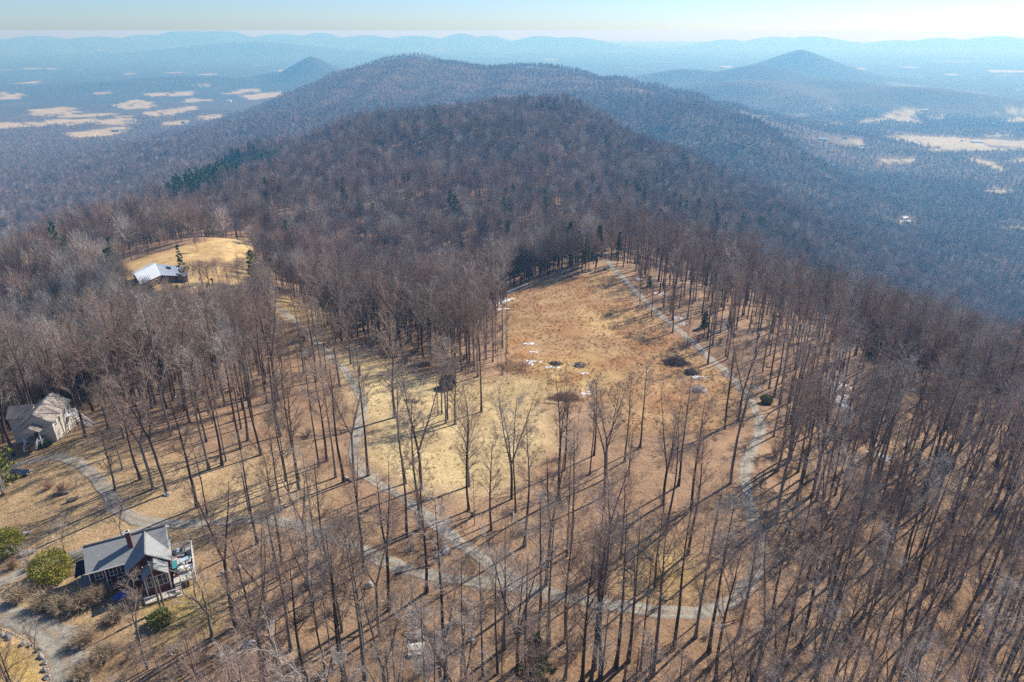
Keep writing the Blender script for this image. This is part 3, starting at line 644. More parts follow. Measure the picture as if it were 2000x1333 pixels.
# ------------------------------------------------------------------ plant the near trees
Z_NAMES = [
 ('right', lambda px, py: px > 1490, 'tall bare tree in the dense woods east of the winding track', 'dense woods east of the winding track'),
 ('edge', lambda px, py: 1190 < px <= 1490 and py < 800, 'bare tree along the upper bend of track beside rusty field', 'bare trees along the rusty field edge'),
 ('clump', lambda px, py: 1040 < px <= 1490 and py < 1060, 'bare tree in the open strip between tan field and loop track', 'bare trees below the tan field'),
 ('low', lambda px, py: px > 760 and py >= 1060, 'slender tall bare tree in thin woods along the bottom of the loop', 'slender bare trees round the bottom of the loop'),
 ('fork', lambda px, py: px > 520 and 780 <= py < 1060, 'bare tree beside the track running past the pale clearing', 'bare trees beside the pale clearing'),
 ('hollow', lambda px, py: px > 520 and py < 780, 'bare tree in the brown woods between clearing and metal roof', 'bare trees behind the pale clearing'),
 ('brush', lambda px, py: py >= 1060, 'bare tree in the brushy slope right of the dark-roofed house', 'bare trees on the brushy slope'),
 ('stand', lambda px, py: py >= 790, 'bare tree in the open stand between cream house and track', 'bare trees beside the cream house'),
 ('back', lambda px, py: True, 'bare tree in the close woods behind the cream house', 'close woods behind the cream house'),
]
SPECIAL = {(385,992): 'thick leaning bare tree casting long shadow above the dark-roofed house', (772,816): 'wide spreading old bare tree on pale grass at track bend', (833,1157): 'straight lone bare tree just below the gravel fork',
 (1382,712): 'tall bare tree at rusty field corner where dark brush pile lies', (940,805): 'slim lone bare tree at left edge of pale mown grass', (27,891): 'big forked bare tree in front of the cream house', (289,1305): 'forked bare tree below the dark-roofed house front',
 (1362,1215): 'short broken bare trunk beside the bottom bend of track', (386,493): 'small round bare tree alone in golden meadow above metal roof', (1296,601): 'straight bare tree right of track with snow beside it', (871,1330): 'thickest tall bare trunk at the middle of bottom edge', (226,959): 'small leaning bare tree at left end of open stand by drive',
 (664,755): 'bare Y-shaped tree standing left of the upper track', (1229,928): 'thin young bare tree under the two tall trees below field', (1518,920): 'crooked bare tree right of the pale track bend', (916,950): 'branchy bare tree alone in middle of pale grass', (405,1007): 'slim bare tree right of the thick leaning one above the house', (400,1050): 'thin sapling beside deck corner of dark-roofed house', (510,889): 'bare tree alone at the right end of the open stand', (1066,1144): 'bent bare trunk standing on the loop track verge', (599,1330): 'leaning dark bare tree at bottom edge below brushy slope'}
sp_by_i = {i: SPECIAL.get(EXP[i][:2]) for i in range(len(EXP))}
LOOK = {0: 'straight dark', 1: 'very tall straight', 2: 'full-crowned', 3: 'twin-stemmed', 4: 'three-stemmed', 5: 'slightly leaning', 6: 'slim young', 7: 'slim tall', 8: 'tall twin-stemmed', 9: 'wide-crowned', 10: 'round-crowned', 11: 'tall round-crowned', 12: 'low round-crowned'}
def nearest_anchor(px, py):
    """a thing in view close to the tree's foot, and the side the tree stands on"""
    best = min(ANCHORS, key=lambda a_: math.hypot(a_[0]-px, (a_[1]-py)*1.3)); d = math.hypot(best[0]-px, (best[1]-py)*1.3)
    if d > 95: return None
    dx, dy = px - best[0], py - best[1]
    return ('just left of ' if dx < 0 else 'just right of ') + best[2] if abs(dx) > abs(dy) else ('behind ' if dy < 0 else 'in front of ') + best[2]
ANCHORS = [(1320,707,'the big dark brush pile'),(1649,786,'the large snow patch in east woods'),(1718,890,'the lone snow spot low in east woods'),(814,1272,'the picnic table'),(872,1078,'the pale boulder at gravel fork'),(488,1008,'the lone grey utility pole'),(412,1246,'the pale dead tree'),(1045,1333,'the small bottom-edge pine'),(1476,780,'the evergreen bush at track bend'),(1455,920,'the pale bend of the track'),(1300,1197,'the bottom stretch of the track'),(1480,1090,'the lower right track curve'),(95,840,'the cream house'),(315,545,'the metal-roofed house'),(876,752,'the dark evergreen bush'),(715,732,'the bleached log'),(1328,627,'the snow beside the upper track'),(1106,778,'the brier island'),(1003,715,'the brier thicket'),(1960,1300,'the bottom right corner'),(1980,1000,'the right edge at lower third'),(1960,800,'the right edge at mid height'),(1700,1320,'the bottom edge of east woods'),(605,1140,'the pale boulder on brushy slope'),(250,1090,'the dark-roofed house'),(1362,1215,'the short broken trunk'),(760,1110,'the left arm of gravel fork'),(700,850,'the track past pale clearing')]
for i in order[:300]:
    x, y, z, k, s_, tz, _ = TREES[i]
    t = empty('bare_tree', (x, y, z - 0.1), tz); t.scale = (s_*1.06, s_*1.06, s_)
    obj('trunk', NEAR[k][0], t); obj('crown', NEAR[k][1], t)
    px, py = pixel_of(x, y, z); lab = sp_by_i.get(EXPI.get(i, -1))
    zn = next(q for q in Z_NAMES if q[1](px, py)); an = nearest_anchor(px, py)
    tag(t, lab or (LOOK[k] + (' bare tree ' + an if an else zn[2][zn[2].index(' bare tree'):] if ' bare tree' in zn[2] else ' ' + zn[2])), 'tree', None if lab else zn[3])
rest = [TREES[i] for i in order[300:]]
woods = proto_collection('near_woods_source', [n_[2] for n_ in NEAR])
R_ = np.array([(t[0], t[1], t[2]-.1) for t in rest])
scatter_object('woods', R_, [t[5] for t in rest], [t[4] for t in rest], [t[3] for t in rest], woods, 'close bare winter woods filling in behind the nearer trees', 'woods')

# ------------------------------------------------------------------ forest over the ridge and mountains
def visible(x, y, z, margin=6.0):
    """drop trees whose tops hide behind a nearer ridge"""
    az = np.arctan2(x, y); rr = np.hypot(x, y)
    gr = np.geomspace(60, 6500, 330); ga = np.radians(np.arange(-44, 44.1, 0.5))
    GA, GR = np.meshgrid(ga, gr, indexing='ij'); el = (hgt(GR*np.sin(GA), GR*np.cos(GA)) + 8 - CAM_Z)/GR
    run = np.maximum.accumulate(el, axis=1); run = np.concatenate([np.full((len(ga), 2), -9), run[:, :-2]], 1)
    ia = np.clip(np.round((az - ga[0])/(ga[1]-ga[0])).astype(int), 0, len(ga)-1); ir = np.clip(np.searchsorted(gr, rr) - 1, 0, len(gr)-1)
    return (z + 26 + margin - CAM_Z)/rr > run[ia, ir]
def forest_ring(r0, r1, sp, half=41):
    x, y = jitter_grid(sp, -r1*0.72, r1*0.72, r0*0.6, r1)
    r = np.hypot(x, y); m = (r >= r0) & (r < r1) & (np.abs(np.arctan2(x, y)) < math.radians(half)); x, y = x[m], y[m]
    return x, y
def in_farm(x, y, grow):
    k = np.zeros(len(x), bool)
    for p in FARMW: k |= soft(p, x, y, grow) > 0.5
    return k
Z_PINERIDGE = gpoly([(330,402),(430,345),(525,318),(545,330),(450,375),(360,418)])
Z_PINES2 = gpoly([(1180,480),(1220,380),(1320,330),(1480,420),(1620,560),(1420,560),(1300,470)])
bands = [(345, 1250, 7.4, MID, 1.0), (1250, 2300, 8.6, FAR_, 0.95), (2300, 4100, 12.0, FAR_, 0.8)]
for bi, (r0, r1, sp, meshes, sc_) in enumerate(bands):
    x, y = forest_ring(r0, r1, sp)
    m = (rng.uniform(size=len(x)) < np.where(waves(x, y, _WC) > 1.5, .8, .97)) & ~in_farm(x + 6*waves(x, y, _WC), y + 10*waves(x, y, _WA), 4) & ~in_farm(x*1.03, y*1.03, 4)
    for p in CLEAR: m &= ~inside(p, x, y)
    m &= (road_dist(x, y) > 1.5); x, y = x[m], y[m]; z = hgt(x, y)
    m = visible(x, y, z); x, y, z = x[m], y[m], z[m]; n = len(x)
    fol = waves(x*0.6, y*0.6, _WA)*0.5 + waves(x*1.7, y*1.7, _WA)*0.5
    pn = (rng.uniform(size=n) < np.clip((fol - 0.75)*0.5, 0.012, 0.42)) | (inside(Z_PINERIDGE, x, y) & (rng.uniform(size=n) < .8)) | (inside(Z_PINES2, x, y) & (rng.uniform(size=n) < .10))
    coll = proto_collection('forest_source_%d' % bi, meshes + PINE_MID)
    kin = np.floor((waves(x*1.2, y*1.2, _WA)*.5 + rng.normal(size=n)*.8 + 9)*1.0).astype(int) % 3; size0 = np.where(inside(Z_PINERIDGE, x, y), 1.25, 1.0); pick = np.where(pn, rng.integers(6, 9, n), kin + 3*rng.integers(0, 2, n)); size = rng.uniform(.55, 1.1, n)*sc_*np.where(pn, size0*1.1, 1)
    names = ('ridge_forest', 'hillside_forest', 'valley_forest')
    labs = ('bare brown forest covering the near ridge crest', 'hazy bare forest on the second mountain and its flanks', 'blue hazy forest between the farm fields in the valley')
    scatter_object(names[bi], np.stack([x, y, z - .3], 1), rng.uniform(0, 6.28, n), size, pick, coll, labs[bi], 'forest')
    print('FOREST', names[bi], n)

# brushy undergrowth below the trees
x, y = jitter_grid(3.4, -190, 190, 40, 260); r = np.hypot(x, y); m = (r < 260) & (np.abs(np.arctan2(x, y)) < math.radians(50)); x, y = x[m], y[m]
pr = np.clip(density(x, y)*0.30 + 0.02, 0, 1); pr = pr*np.where(waves(x*1.3, y*1.3, _WC) > 0.4, 1.6, .35)
pr = np.maximum(pr, soft(Z_HOLLOW, x, y, 6)*.55); pr = np.maximum(pr, soft(gpoly([(420,1070),(640,1060),(700,1180),(640,1333),(330,1400),(200,1400),(330,1260),(430,1180)]), x, y, 6)*0.65)
m = (rng.uniform(size=len(x)) < pr) & (road_dist(x, y) > .8) & keep_ok(x, y); 
for p in (Z_FIELD, Z_PALE, Z_LAWN, Z_MEADOW): m &= ~inside(p, x, y)
x, y = x[m], y[m]; n = len(x)
scatter_object('undergrowth', np.stack([x, y, hgt(x, y)], 1), rng.uniform(0, 6.28, n), rng.uniform(.5, 1.5, n), rng.integers(0, 3, n), proto_collection('undergrowth_source', SHRUBS), 'low leafless brush scattered below the bare trees', 'undergrowth')

# tufts of dead grass on the open ground, fallen branches in the woods
M_GRASS = [mat('straw', (0.54, 0.42, 0.23), 0.95, tint=.3), mat('broom_sedge', (0.44, 0.26, 0.12), 0.95, tint=.3)]
def tuft(seed, n, h_, w_):
    rs = np.random.default_rng(seed); s = Sticks(); p = np.stack([rs.normal(size=n)*.16, rs.normal(size=n)*.16, np.full(n, -.03)], 1); e = p + np.stack([rs.normal(size=n)*.16, rs.normal(size=n)*.16, rs.uniform(.5, 1.1, n)*h_], 1); s.blades(p, e, np.full(n, w_), rs); return s
TUFTS = [tuft(900, 12, .38, .07).mesh('tuft', M_GRASS[0]), tuft(901, 14, .5, .07).mesh('tuft', M_GRASS[1]), tuft(902, 10, .28, .09).mesh('tuft', M_GRASS[0])]
gx_, gy_ = jitter_grid(1.15, -135, 110, 50, 400); gr_ = rng.uniform(size=len(gx_)); kind_ = np.full(len(gx_), -1)
for poly, pr_, kd in ((Z_LAWN, .16, 2), (Z_PALE, .34, 0), (Z_MEADOW, .55, 0), (Z_FIELD, .62, 1), (Z_KNOLL, .4, 0)): kind_ = np.where(inside(poly, gx_, gy_) & (gr_ < pr_), kd, kind_)
mk = (kind_ >= 0) & (road_dist(gx_, gy_) > .3) & keep_ok(gx_, gy_) & (waves(gx_*1.5, gy_*1.5, _WC) > -.9); gx_, gy_, kind_ = gx_[mk], gy_[mk], kind_[mk]; n = len(gx_)
kind_ = np.where((kind_ == 1) & (rng.uniform(size=n) < .35), 0, kind_)
scatter_object('dry_grass', np.stack([gx_, gy_, hgt(gx_, gy_)], 1), rng.uniform(0, 6.28, n), rng.uniform(.5, 1.5, n), kind_, proto_collection('dry_grass_source', TUFTS), 'tufts of dead straw grass on field and lawns', 'grass'); print('TUFTS', n)
def litter(seed):
    rs = np.random.default_rng(seed); s = Sticks()
    for _ in range(rs.integers(2, 5)):
        a = rs.uniform(0, 6.28); L_ = rs.uniform(1.2, 4.5); c = np.array([rs.normal()*.8, rs.normal()*.8, .12]); d = np.array([math.cos(a), math.sin(a), 0]); s.tube(np.array([c - d*L_/2, c + rs.normal(size=3)*.08, c + d*L_/2]), np.array([.11, .08, .03])*rs.uniform(.5, 1.3), 4)
    return s
x, y = jitter_grid(7.5, -170, 170, 45, 240); m = (np.abs(np.arctan2(x, y)) < math.radians(48)) & (rng.uniform(size=len(x)) < density(x, y)*.7 + .04) & (road_dist(x, y) > 2.5) & keep_ok(x, y)
for p in (Z_FIELD, Z_LAWN, Z_MEADOW): m &= ~inside(p, x, y)
x, y = x[m], y[m]; n = len(x); scatter_object('fallen_branches', np.stack([x, y, hgt(x, y)], 1), rng.uniform(0, 6.28, n), rng.uniform(.5, 1.3, n), rng.integers(0, 4, n), proto_collection('branch_source', [litter(930+i).mesh('branch', (M_BARK[0], M_BARK[1], M_BARK[2], M_BARK[0])[i]) for i in range(4)]), 'fallen branches lying in the leaf litter', 'branches')
# ------------------------------------------------------------------ pines that stand out
PINE_AT = [(1055,533,1,1.0,'bushy pine at middle of the field top edge'),(1108,527,0,1.05,'tall pine right of middle on field top edge'),(1138,521,1,.9,'bushy pine left of the top corner pine'),(1008,541,3,1.3,'low pine at left end of field top edge'),(960,560,0,.9,'pine in dark woods above the snow drift'),(500,562,1,1.1,'dark layered pine on golden meadow right of metal roof'),(236,580,1,1.35,'bushy pine at left end of metal-roofed house'),(362,556,2,.8,'thin pine before right end of metal roof'),(1165,522,0,.95,'dense pine at top corner of rusty field'),(1025,520,0,1.0,'dark pine in woods behind top of rusty field'),(1632,612,0,1.45,'lone dark pine rising from the right edge of ridge woods'),
 (1205,520,2,.7,'slim pine just right of top of track'),(6,965,1,1.0,'bright yellow-green pine at left edge over dark car'),(1045,1345,3,1.0,'small green pine at bottom edge'),(1268,560,3,.55,'little pine beside snow patches right of track'),(1395,470,0,1.25,'pine on right of the ridge woods above track'),(1325,450,0,1.3,'tall thin pine near ridge crest above track'),(1210,440,0,1.15,'narrow pine among bare trees on ridge crest'),(885,560,3,.9,'small green pine in dark woods left of field'),(860,690,3,.45,'tiny green pine at edge of dark woods by pale clearing'),(1375,640,3,.7,'young pine in bare woods right of middle track'),(212,700,3,.9,'round pine in woods behind cream house'),(300,588,3,.8,'olive evergreen in front of metal-roofed house wall'),(350,584,3,.7,'second olive evergreen before metal-roofed house'),(1520,640,2,.8,'sparse pine in the middle of east woods'),(1700,700,3,1.0,'low pine in the far right woods'),(425,605,2,.6,'half bare pine below meadow edge'),(230,545,2,.9,'open pine behind left end of metal roof')]
gq = gpoly([(830,590),(860,520),(920,500),(1000,500),(1150,500),(1170,525),(1080,533),(1000,545),(940,580)]); gx0, gy0 = gq.min(0); gx1, gy1 = gq.max(0); cnt = 0
while cnt < 40:
    x, y = rng.uniform(gx0, gx1), rng.uniform(gy0, gy1)
    if not inside(gq, np.array([x]), np.array([y]))[0]: continue
    cnt += 1; k = int(rng.choice([0, 1, 3])); s_ = rng.uniform(.6, .95)*(1.4 if k == 3 else .9); t = empty('pine_tree', (x, y, float(hgt(x, y)[0]) - .1), rng.uniform(0, 6)); t.scale = (s_,)*3
    obj('trunk', PINES[k][0], t); obj('crown', PINES[k][1], t); tag(t, 'dark pine half hidden in woods bordering the top of rusty field', 'pine', 'pines bordering the top of the field')
M_SEEN = []
for px, py, k, s_, lab in PINE_AT:
    x, y, z = gp(px, py); t = empty('pine_tree', (x, y, z - .1), random.uniform(0, 6)); t.scale = (s_,)*3
    obj('trunk', PINES[k][0], t); obj('crown', PINES[k][1], t); tag(t, lab, 'pine', 'pines standing out among bare trees')
# ------------------------------------------------------------------ building helpers
class MB:
    def __init__(s): s.v = []; s.f = []
    def poly(s, pts, faces):
        o = len(s.v); s.v += [tuple(map(float, p)) for p in pts]; s.f += [tuple(i + o for i in f) for f in faces]; return s
    def box(s, x0, x1, y0, y1, z0, z1):
        return s.poly([(x0,y0,z0),(x1,y0,z0),(x1,y1,z0),(x0,y1,z0),(x0,y0,z1),(x1,y0,z1),(x1,y1,z1),(x0,y1,z1)], [(3,2,1,0),(4,5,6,7),(0,1,5,4),(1,2,6,5),(2,3,7,6),(3,0,4,7)])
    def slab(s, q, th):
        """a plate: four corners and a thickness downwards"""
        q = [Vector(p) for p in q]; n = (q[1]-q[0]).cross(q[-1]-q[0]).normalized(); n = n if n.z > 0 else -n; k = len(q)
        lo = [p - n*th for p in q]
        return s.poly(list(q)+lo, [tuple(range(k)), tuple(range(2*k-1, k-1, -1))] + [(i, i+k, (i+1) % k + k, (i+1) % k) for i in range(k)])
    def bar(s, a, b, w_, h_=None):
        a, b = Vector(a), Vector(b); d = (b-a).normalized(); h_ = h_ or w_
        sx = d.cross(Vector((0,0,1))); sx = sx.normalized() if sx.length > 1e-4 else Vector((1,0,0)); sy = sx.cross(d).normalized()
        c = [(-1,-1),(1,-1),(1,1),(-1,1)]
        return s.poly([p + sx*i*w_/2 + sy*j*h_/2 for p in (a, b) for i, j in c], [(3,2,1,0),(4,5,6,7),(0,1,5,4),(1,2,6,5),(2,3,7,6),(3,0,4,7)])
    def gable_wall(s, x0, x1, y0, y1, z0, z1, zr, axis='x'):
        """closed body with gable ends, ridge along axis"""
        if axis == 'x':
            ym = (y0+y1)/2; P_ = [(x0,y0,z0),(x1,y0,z0),(x1,y1,z0),(x0,y1,z0),(x0,y0,z1),(x1,y0,z1),(x1,y1,z1),(x0,y1,z1),(x0,ym,zr),(x1,ym,zr)]
            return s.poly(P_, [(3,2,1,0),(0,1,5,4),(2,3,7,6),(1,2,6,9,5),(3,0,4,8,7),(4,5,9,8),(6,7,8,9)])
        xm = (x0+x1)/2; P_ = [(x0,y0,z0),(x1,y0,z0),(x1,y1,z0),(x0,y1,z0),(x0,y0,z1),(x1,y0,z1),(x1,y1,z1),(x0,y1,z1),(xm,y0,zr),(xm,y1,zr)]
        return s.poly(P_, [(3,2,1,0),(1,2,6,5),(3,0,4,7),(0,1,5,8,4),(2,3,7,9,6),(5,6,9,8),(7,4,8,9)])
    def cyl(s, c, r, z0, z1, k=10, r2=None):
        r2 = r if r2 is None else r2; n = [(math.cos(i*2*math.pi/k), math.sin(i*2*math.pi/k)) for i in range(k)]
        return s.poly([(c[0]+x*r, c[1]+y*r, z0) for x, y in n] + [(c[0]+x*r2, c[1]+y*r2, z1) for x, y in n], [tuple(range(k-1, -1, -1)), tuple(range(k, 2*k))] + [(i, (i+1) % k, (i+1) % k + k, i+k) for i in range(k)])
    def me(s, name, m):
        me = bpy.data.meshes.new(name); me.from_pydata(s.v, [], s.f); me.materials.append(m); me.update(); return me
    def build(s, name, m, parent=None): return obj(name, s.me(name, m), parent)
def pz(px, py, z):
    a, b = ray(px, py); Y = (CAM_Z - z)/b; return np.array([a*Y, Y, z])

M_SHINGLE = mat('grey_shingle', (0.285, 0.295, 0.285), 0.85, 0.18, 3.0, 0.3); M_SHINGLE2 = mat('tan_shingle', (0.34, 0.29, 0.24), 0.9, 0.22, 3.0, 0.3); M_SHINGLE3 = mat('brown_shingle', (0.24, 0.21, 0.185), 0.9, 0.2, 3.0)
M_RED = mat('red_siding', (0.13, 0.048, 0.042), 0.8, 0.2, 2.0); M_CREAM = mat('cream_siding', (0.66, 0.61, 0.50), 0.8, 0.08, 1.0); M_WHITE = mat('white_paint', (0.75, 0.74, 0.70), 0.6, 0.06, 3.0)
M_GLASS = mat('window_glass', (0.03, 0.04, 0.05), 0.08, spec=0.6); M_BRICK = mat('chimney_brick', (0.24, 0.10, 0.075), 0.9, 0.3, 6.0); M_DECK = mat('weathered_deck', (0.58, 0.53, 0.45), 0.9, 0.22, 1.6); M_DECKG = mat('grey_deck_board', (0.36, 0.33, 0.29), 0.9, 0.25, 1.6)
M_METAL = mat('metal_roof', (0.60, 0.64, 0.66), 0.45, 0.06, 0.5, spec=0.5); M_BROWN = mat('brown_wood', (0.16, 0.085, 0.05), 0.85, 0.2, 2.0); M_BLACK = mat('black_finish', (0.02, 0.02, 0.024), 0.7); M_FASCIA = mat('pale_fascia', (0.55, 0.54, 0.50), 0.7)  # M_BLACK is the plain black of porch roof, flue and skylight
M_TEAL = mat('teal_plastic', (0.05, 0.26, 0.27), 0.6); M_BLUE = mat('blue_tarp', (0.10, 0.12, 0.34), 0.6, 0.2, 1.0); M_PALEBLUE = mat('pale_blue_cover', (0.45, 0.56, 0.66), 0.6, 0.15, 1.5); M_CHAR = mat('charcoal', (0.06, 0.07, 0.08), 0.6, 0.3, 2.0)
M_STONE = mat('grey_stone', (0.24, 0.22, 0.20), 0.95, 0.35, 1.5, 0.6, tint=.25); M_PALESTONE = mat('pale_stone', (0.50, 0.47, 0.42), 0.9, 0.2, 2.0, tint=.15); M_POLE = mat('pole_wood', (0.19, 0.15, 0.115), 0.9, 0.3, 1.0); M_WIRE = mat('wire', (0.35, 0.34, 0.32), 0.6)
M_SNOW = mat('snow', (0.84, 0.85, 0.87), 0.6, 0.0, 1.2, 0.3, rgb2=(0.55, 0.52, 0.47)); M_LOG = mat('bleached_log', (0.50, 0.45, 0.38), 0.9, 0.25, 1.5)

def window(parent, x0, x1, z0, z1, y, face, m=M_WHITE, axis='x', cross=True):
    """framed window proud of a wall; the wall lies at y (axis x) or x (axis y), outward direction face = +-1"""
    def B(mb, a0, a1, b0, b1, d0, d1):
        lo, hi = sorted((y + face*d0, y + face*d1))
        return mb.box(a0, a1, lo, hi, b0, b1) if axis == 'x' else mb.box(lo, hi, a0, a1, b0, b1)
    t = 0.09; f = MB()
    B(f, x0-t, x1+t, z1, z1+t, 0, .06); B(f, x0-t, x1+t, z0-t, z0, 0, .09); B(f, x0-t, x0, z0, z1, 0, .06); B(f, x1, x1+t, z0, z1, 0, .06)
    if cross:
        xm, zm = (x0+x1)/2, (z0+z1)/2; B(f, xm-.03, xm+.03, z0, z1, 0.022, .05); B(f, x0, xm-.03, zm-.025, zm+.025, 0.022, .048); B(f, xm+.03, x1, zm-.025, zm+.025, 0.022, .048)
    wn = f.build('window', m, parent); B(MB(), x0, x1, z0, z1, -.05, .02).build('pane', M_GLASS, wn)
    return wn
def railing(parent, pts, m, h=0.95, name='railing', step=0.34):
    """posts, two rails and pickets along a line of points"""
    ps = [Vector(p) for p in pts]
    for a, b in zip(ps[:-1], ps[1:]):
        L_ = (b-a).length; n = max(1, round(L_/1.8))
        r = MB(); up = Vector((0, 0, 1)); r.bar(a + up*h, b + up*h, .11, .07).bar(a + up*.15, b + up*.15, .05)
        k = int(L_/step)
        for i in range(1, k): q = a.lerp(b, i/k); r.bar(q + up*.15, q + up*(h-.03), .045)
        r.build(name, m, parent)
        for i in range(n+1): q = a.lerp(b, i/n); MB().bar(q, q + up*(h+.12), .11).build('post', m, parent)

# ------------------------------------------------------------------ dark-roofed house with stepped gables and a deck
a1 = math.atan2(4.9, 9.9); O1 = np.array([-59.25, 84.35]); z1 = float(hgt(*O1)[0])
house = empty('dark_roofed_house', (O1[0], O1[1], z1), a1); tag(house, 'red-brown house with grey shingle roof, stepped front gables and cluttered side deck', 'house')
RZ, EZ = 7.5 - z1, 5.0 - z1
w1 = MB().gable_wall(-5.35, 5.35, -3.0, 3.0, -1.0, EZ + .12, RZ - .2).build('wall', M_RED, house)
w2 = MB().gable_wall(-.15, 5.6, -5.4, -2.99, -1.0, EZ + .12, RZ - .22, 'y').build('wing_wall', M_RED, house)
w3 = MB().gable_wall(1.95, 5.25, -7.7, -5.39, -1.0, EZ - .1, EZ + 1.2, 'y').build('front_gable_wall', M_RED, house)
def gable_roof(parent, x0, x1, ym, hw, ze, zr, axis, th=.16, m=M_SHINGLE, name='roof'):
    if axis == 'x': qs = [[(x0, ym, zr), (x1, ym, zr), (x1, ym-hw, ze), (x0, ym-hw, ze)], [(x0, ym, zr), (x1, ym, zr), (x1, ym+hw, ze), (x0, ym+hw, ze)]]
    else: qs = [[(ym, x0, zr), (ym, x1, zr), (ym-hw, x1, ze), (ym-hw, x0, ze)], [(ym, x0, zr), (ym, x1, zr), (ym+hw, x1, ze), (ym+hw, x0, ze)]]
    return [MB().slab(q, th).build(name, m, parent) for q in qs]
r1 = gable_roof(house, -5.6, 5.6, 0, 3.4, EZ, RZ, 'x'); gable_roof(house, -5.75, 0.25, 2.75, 3.15, EZ - .05, RZ - .12, 'y', name='wing_roof'); gable_roof(house, -8.3, -5.3, 3.6, 1.75, EZ - .15, EZ + 1.35, 'y', name='front_gable_roof')
MB().box(-5.6, 5.6, -.14, .14, RZ - .02, RZ + .09).build('ridge_cap', M_CHAR, house); MB().box(2.66, 2.84, -5.75, -.2, RZ - .1, RZ + .0).build('ridge_cap', M_SHINGLE, house)
MB().slab([(5.62, 0, RZ), (5.75, 0, RZ), (5.75, -3.42, EZ), (5.62, -3.42, EZ)], .3).build('fascia', M_FASCIA, house); MB().slab([(5.62, 0, RZ), (5.75, 0, RZ), (5.75, 3.42, EZ), (5.62, 3.42, EZ)], .3).build('fascia', M_FASCIA, house)
MB().slab([(-5.6, -3.41, EZ+.02), (.0, -3.41, EZ+.02), (.0, -3.5, EZ-.02), (-5.6, -3.5, EZ-.02)], .15).build('gutter', M_FASCIA, house)
ch = MB().box(.3, .95, -1.75, -1.1, EZ, RZ + 1.55).build('chimney', M_BRICK, house); MB().box(.24, 1.01, -1.81, -1.04, RZ + 1.55, RZ + 1.67).build('cap', M_FASCIA, ch); MB().box(.45, .8, -1.6, -1.25, RZ + 1.671, RZ + 1.75).build('flue', M_BLACK, ch)
for x0 in (-4.6, -2.7, -1.2): window(house, x0, x0+.95, EZ - 1.75, EZ - .45, -3.0, -1)
for x0 in (-3.9, -1.9): window(house, x0, x0+1.0, .6, 1.9, -3.0, -1)
window(house, .25, 1.5, EZ - 2.0, EZ - .4, -5.4, -1); window(house, 2.3, 3.45, EZ - 2.2, EZ - .5, -7.7, -1); window(house, 3.75, 4.9, EZ - 2.2, EZ - .5, -7.7, -1)
for x0 in (-5.35, -3.3, -.6): MB().bar((x0+.1, -3.35, -.4), (x0+.1, -3.35, EZ - .05), .13).build('porch_post', M_WHITE, house)
for x0 in (2.0, 5.22): MB().bar((x0, -7.72, -.5), (x0, -7.72, EZ - .1), .16).build('corner_trim', M_WHITE, house)
pr_ = MB().slab([(-7.3, 1.4, EZ - .9), (-5.62, 1.4, EZ - .55), (-5.62, -2.2, EZ - .55), (-7.3, -2.2, EZ - .9)], .14).build('porch_roof', M_BLACK, house)
for yy in (1.2, -2.0): MB().bar((-7.1, yy, -.3), (-7.1, yy, EZ - .98), .13).build('porch_post', M_WHITE, house)
MB().box(-7.3, -5.36, -2.2, 1.4, .5, .68).build('porch_floor', M_DECKG, house)
for i in range(4): MB().box(-7.0, -5.9, -2.2 - .3*(i+1), -2.2 - .3*i - .02, .5 - .16*(i+1), .62 - .16*(i+1)).build('step', M_DECKG, house)
# deck with boards
DZ = 2.4 - z1
dk = MB().box(5.62, 8.7, -8.0, .2, DZ - .26, DZ - .06).build('deck_frame', M_DECK, house)
bd = MB().box(0, 3.06, 0, .25, 0, .05).me('deck_board', M_DECK)
for i in range(30): o_ = obj('deck_board', bd, dk, (5.63, -7.98 + i*.272, DZ - .055))
for x_ in (5.8, 7.2, 8.55):
    for y_ in (-7.85, -4, .05): MB().bar((x_, y_, -1.2), (x_, y_, DZ - .26), .16).build('deck_post', M_DECK, house)
railing(house, [(5.7, .12, DZ), (8.62, .12, DZ), (8.62, -7.9, DZ), (6.6, -7.9, DZ)], M_WHITE)
railing(house, [(1.6, -9.3, DZ - 1.0), (6.4, -9.3, DZ - 1.0)], M_DECK); MB().box(1.5, 6.5, -9.4, -7.75, DZ - 1.2, DZ - 1.02).build('walkway', M_DECK, house)
for x_ in (1.7, 4, 6.3): MB().bar((x_, -9.25, -1.3), (x_, -9.25, DZ - 1.2), .15).build('walkway_post', M_DECK, house)
for i in range(6): MB().box(5.75, 6.55, -8.05 - .28*i - .27, -8.05 - .28*i, DZ - .12 - .17*(i+1), DZ - .06 - .17*(i+1)).build('deck_step', M_DECK, house)
cA, sA = math.cos(a1), math.sin(a1)
def loc1(x, y, z): return (O1[0] + x*cA - y*sA, O1[1] + x*sA + y*cA, z1 + z)
def deck_table(x, y, m, label, w_=1.3, d_=.8, rz=0.3):
    t = empty('deck_table', loc1(x, y, DZ), a1 + rz); tag(t, label, 'table', 'furniture on the deck')
    MB().box(-w_/2, w_/2, -d_/2, d_/2, .68, .74).build('table_top', m, t)
    for sx in (-1, 1):
        for sy in (-1, 1): MB().bar((sx*(w_/2-.08), sy*(d_/2-.08), 0), (sx*(w_/2-.08), sy*(d_/2-.08), .68), .06).build('leg', M_WHITE, t)
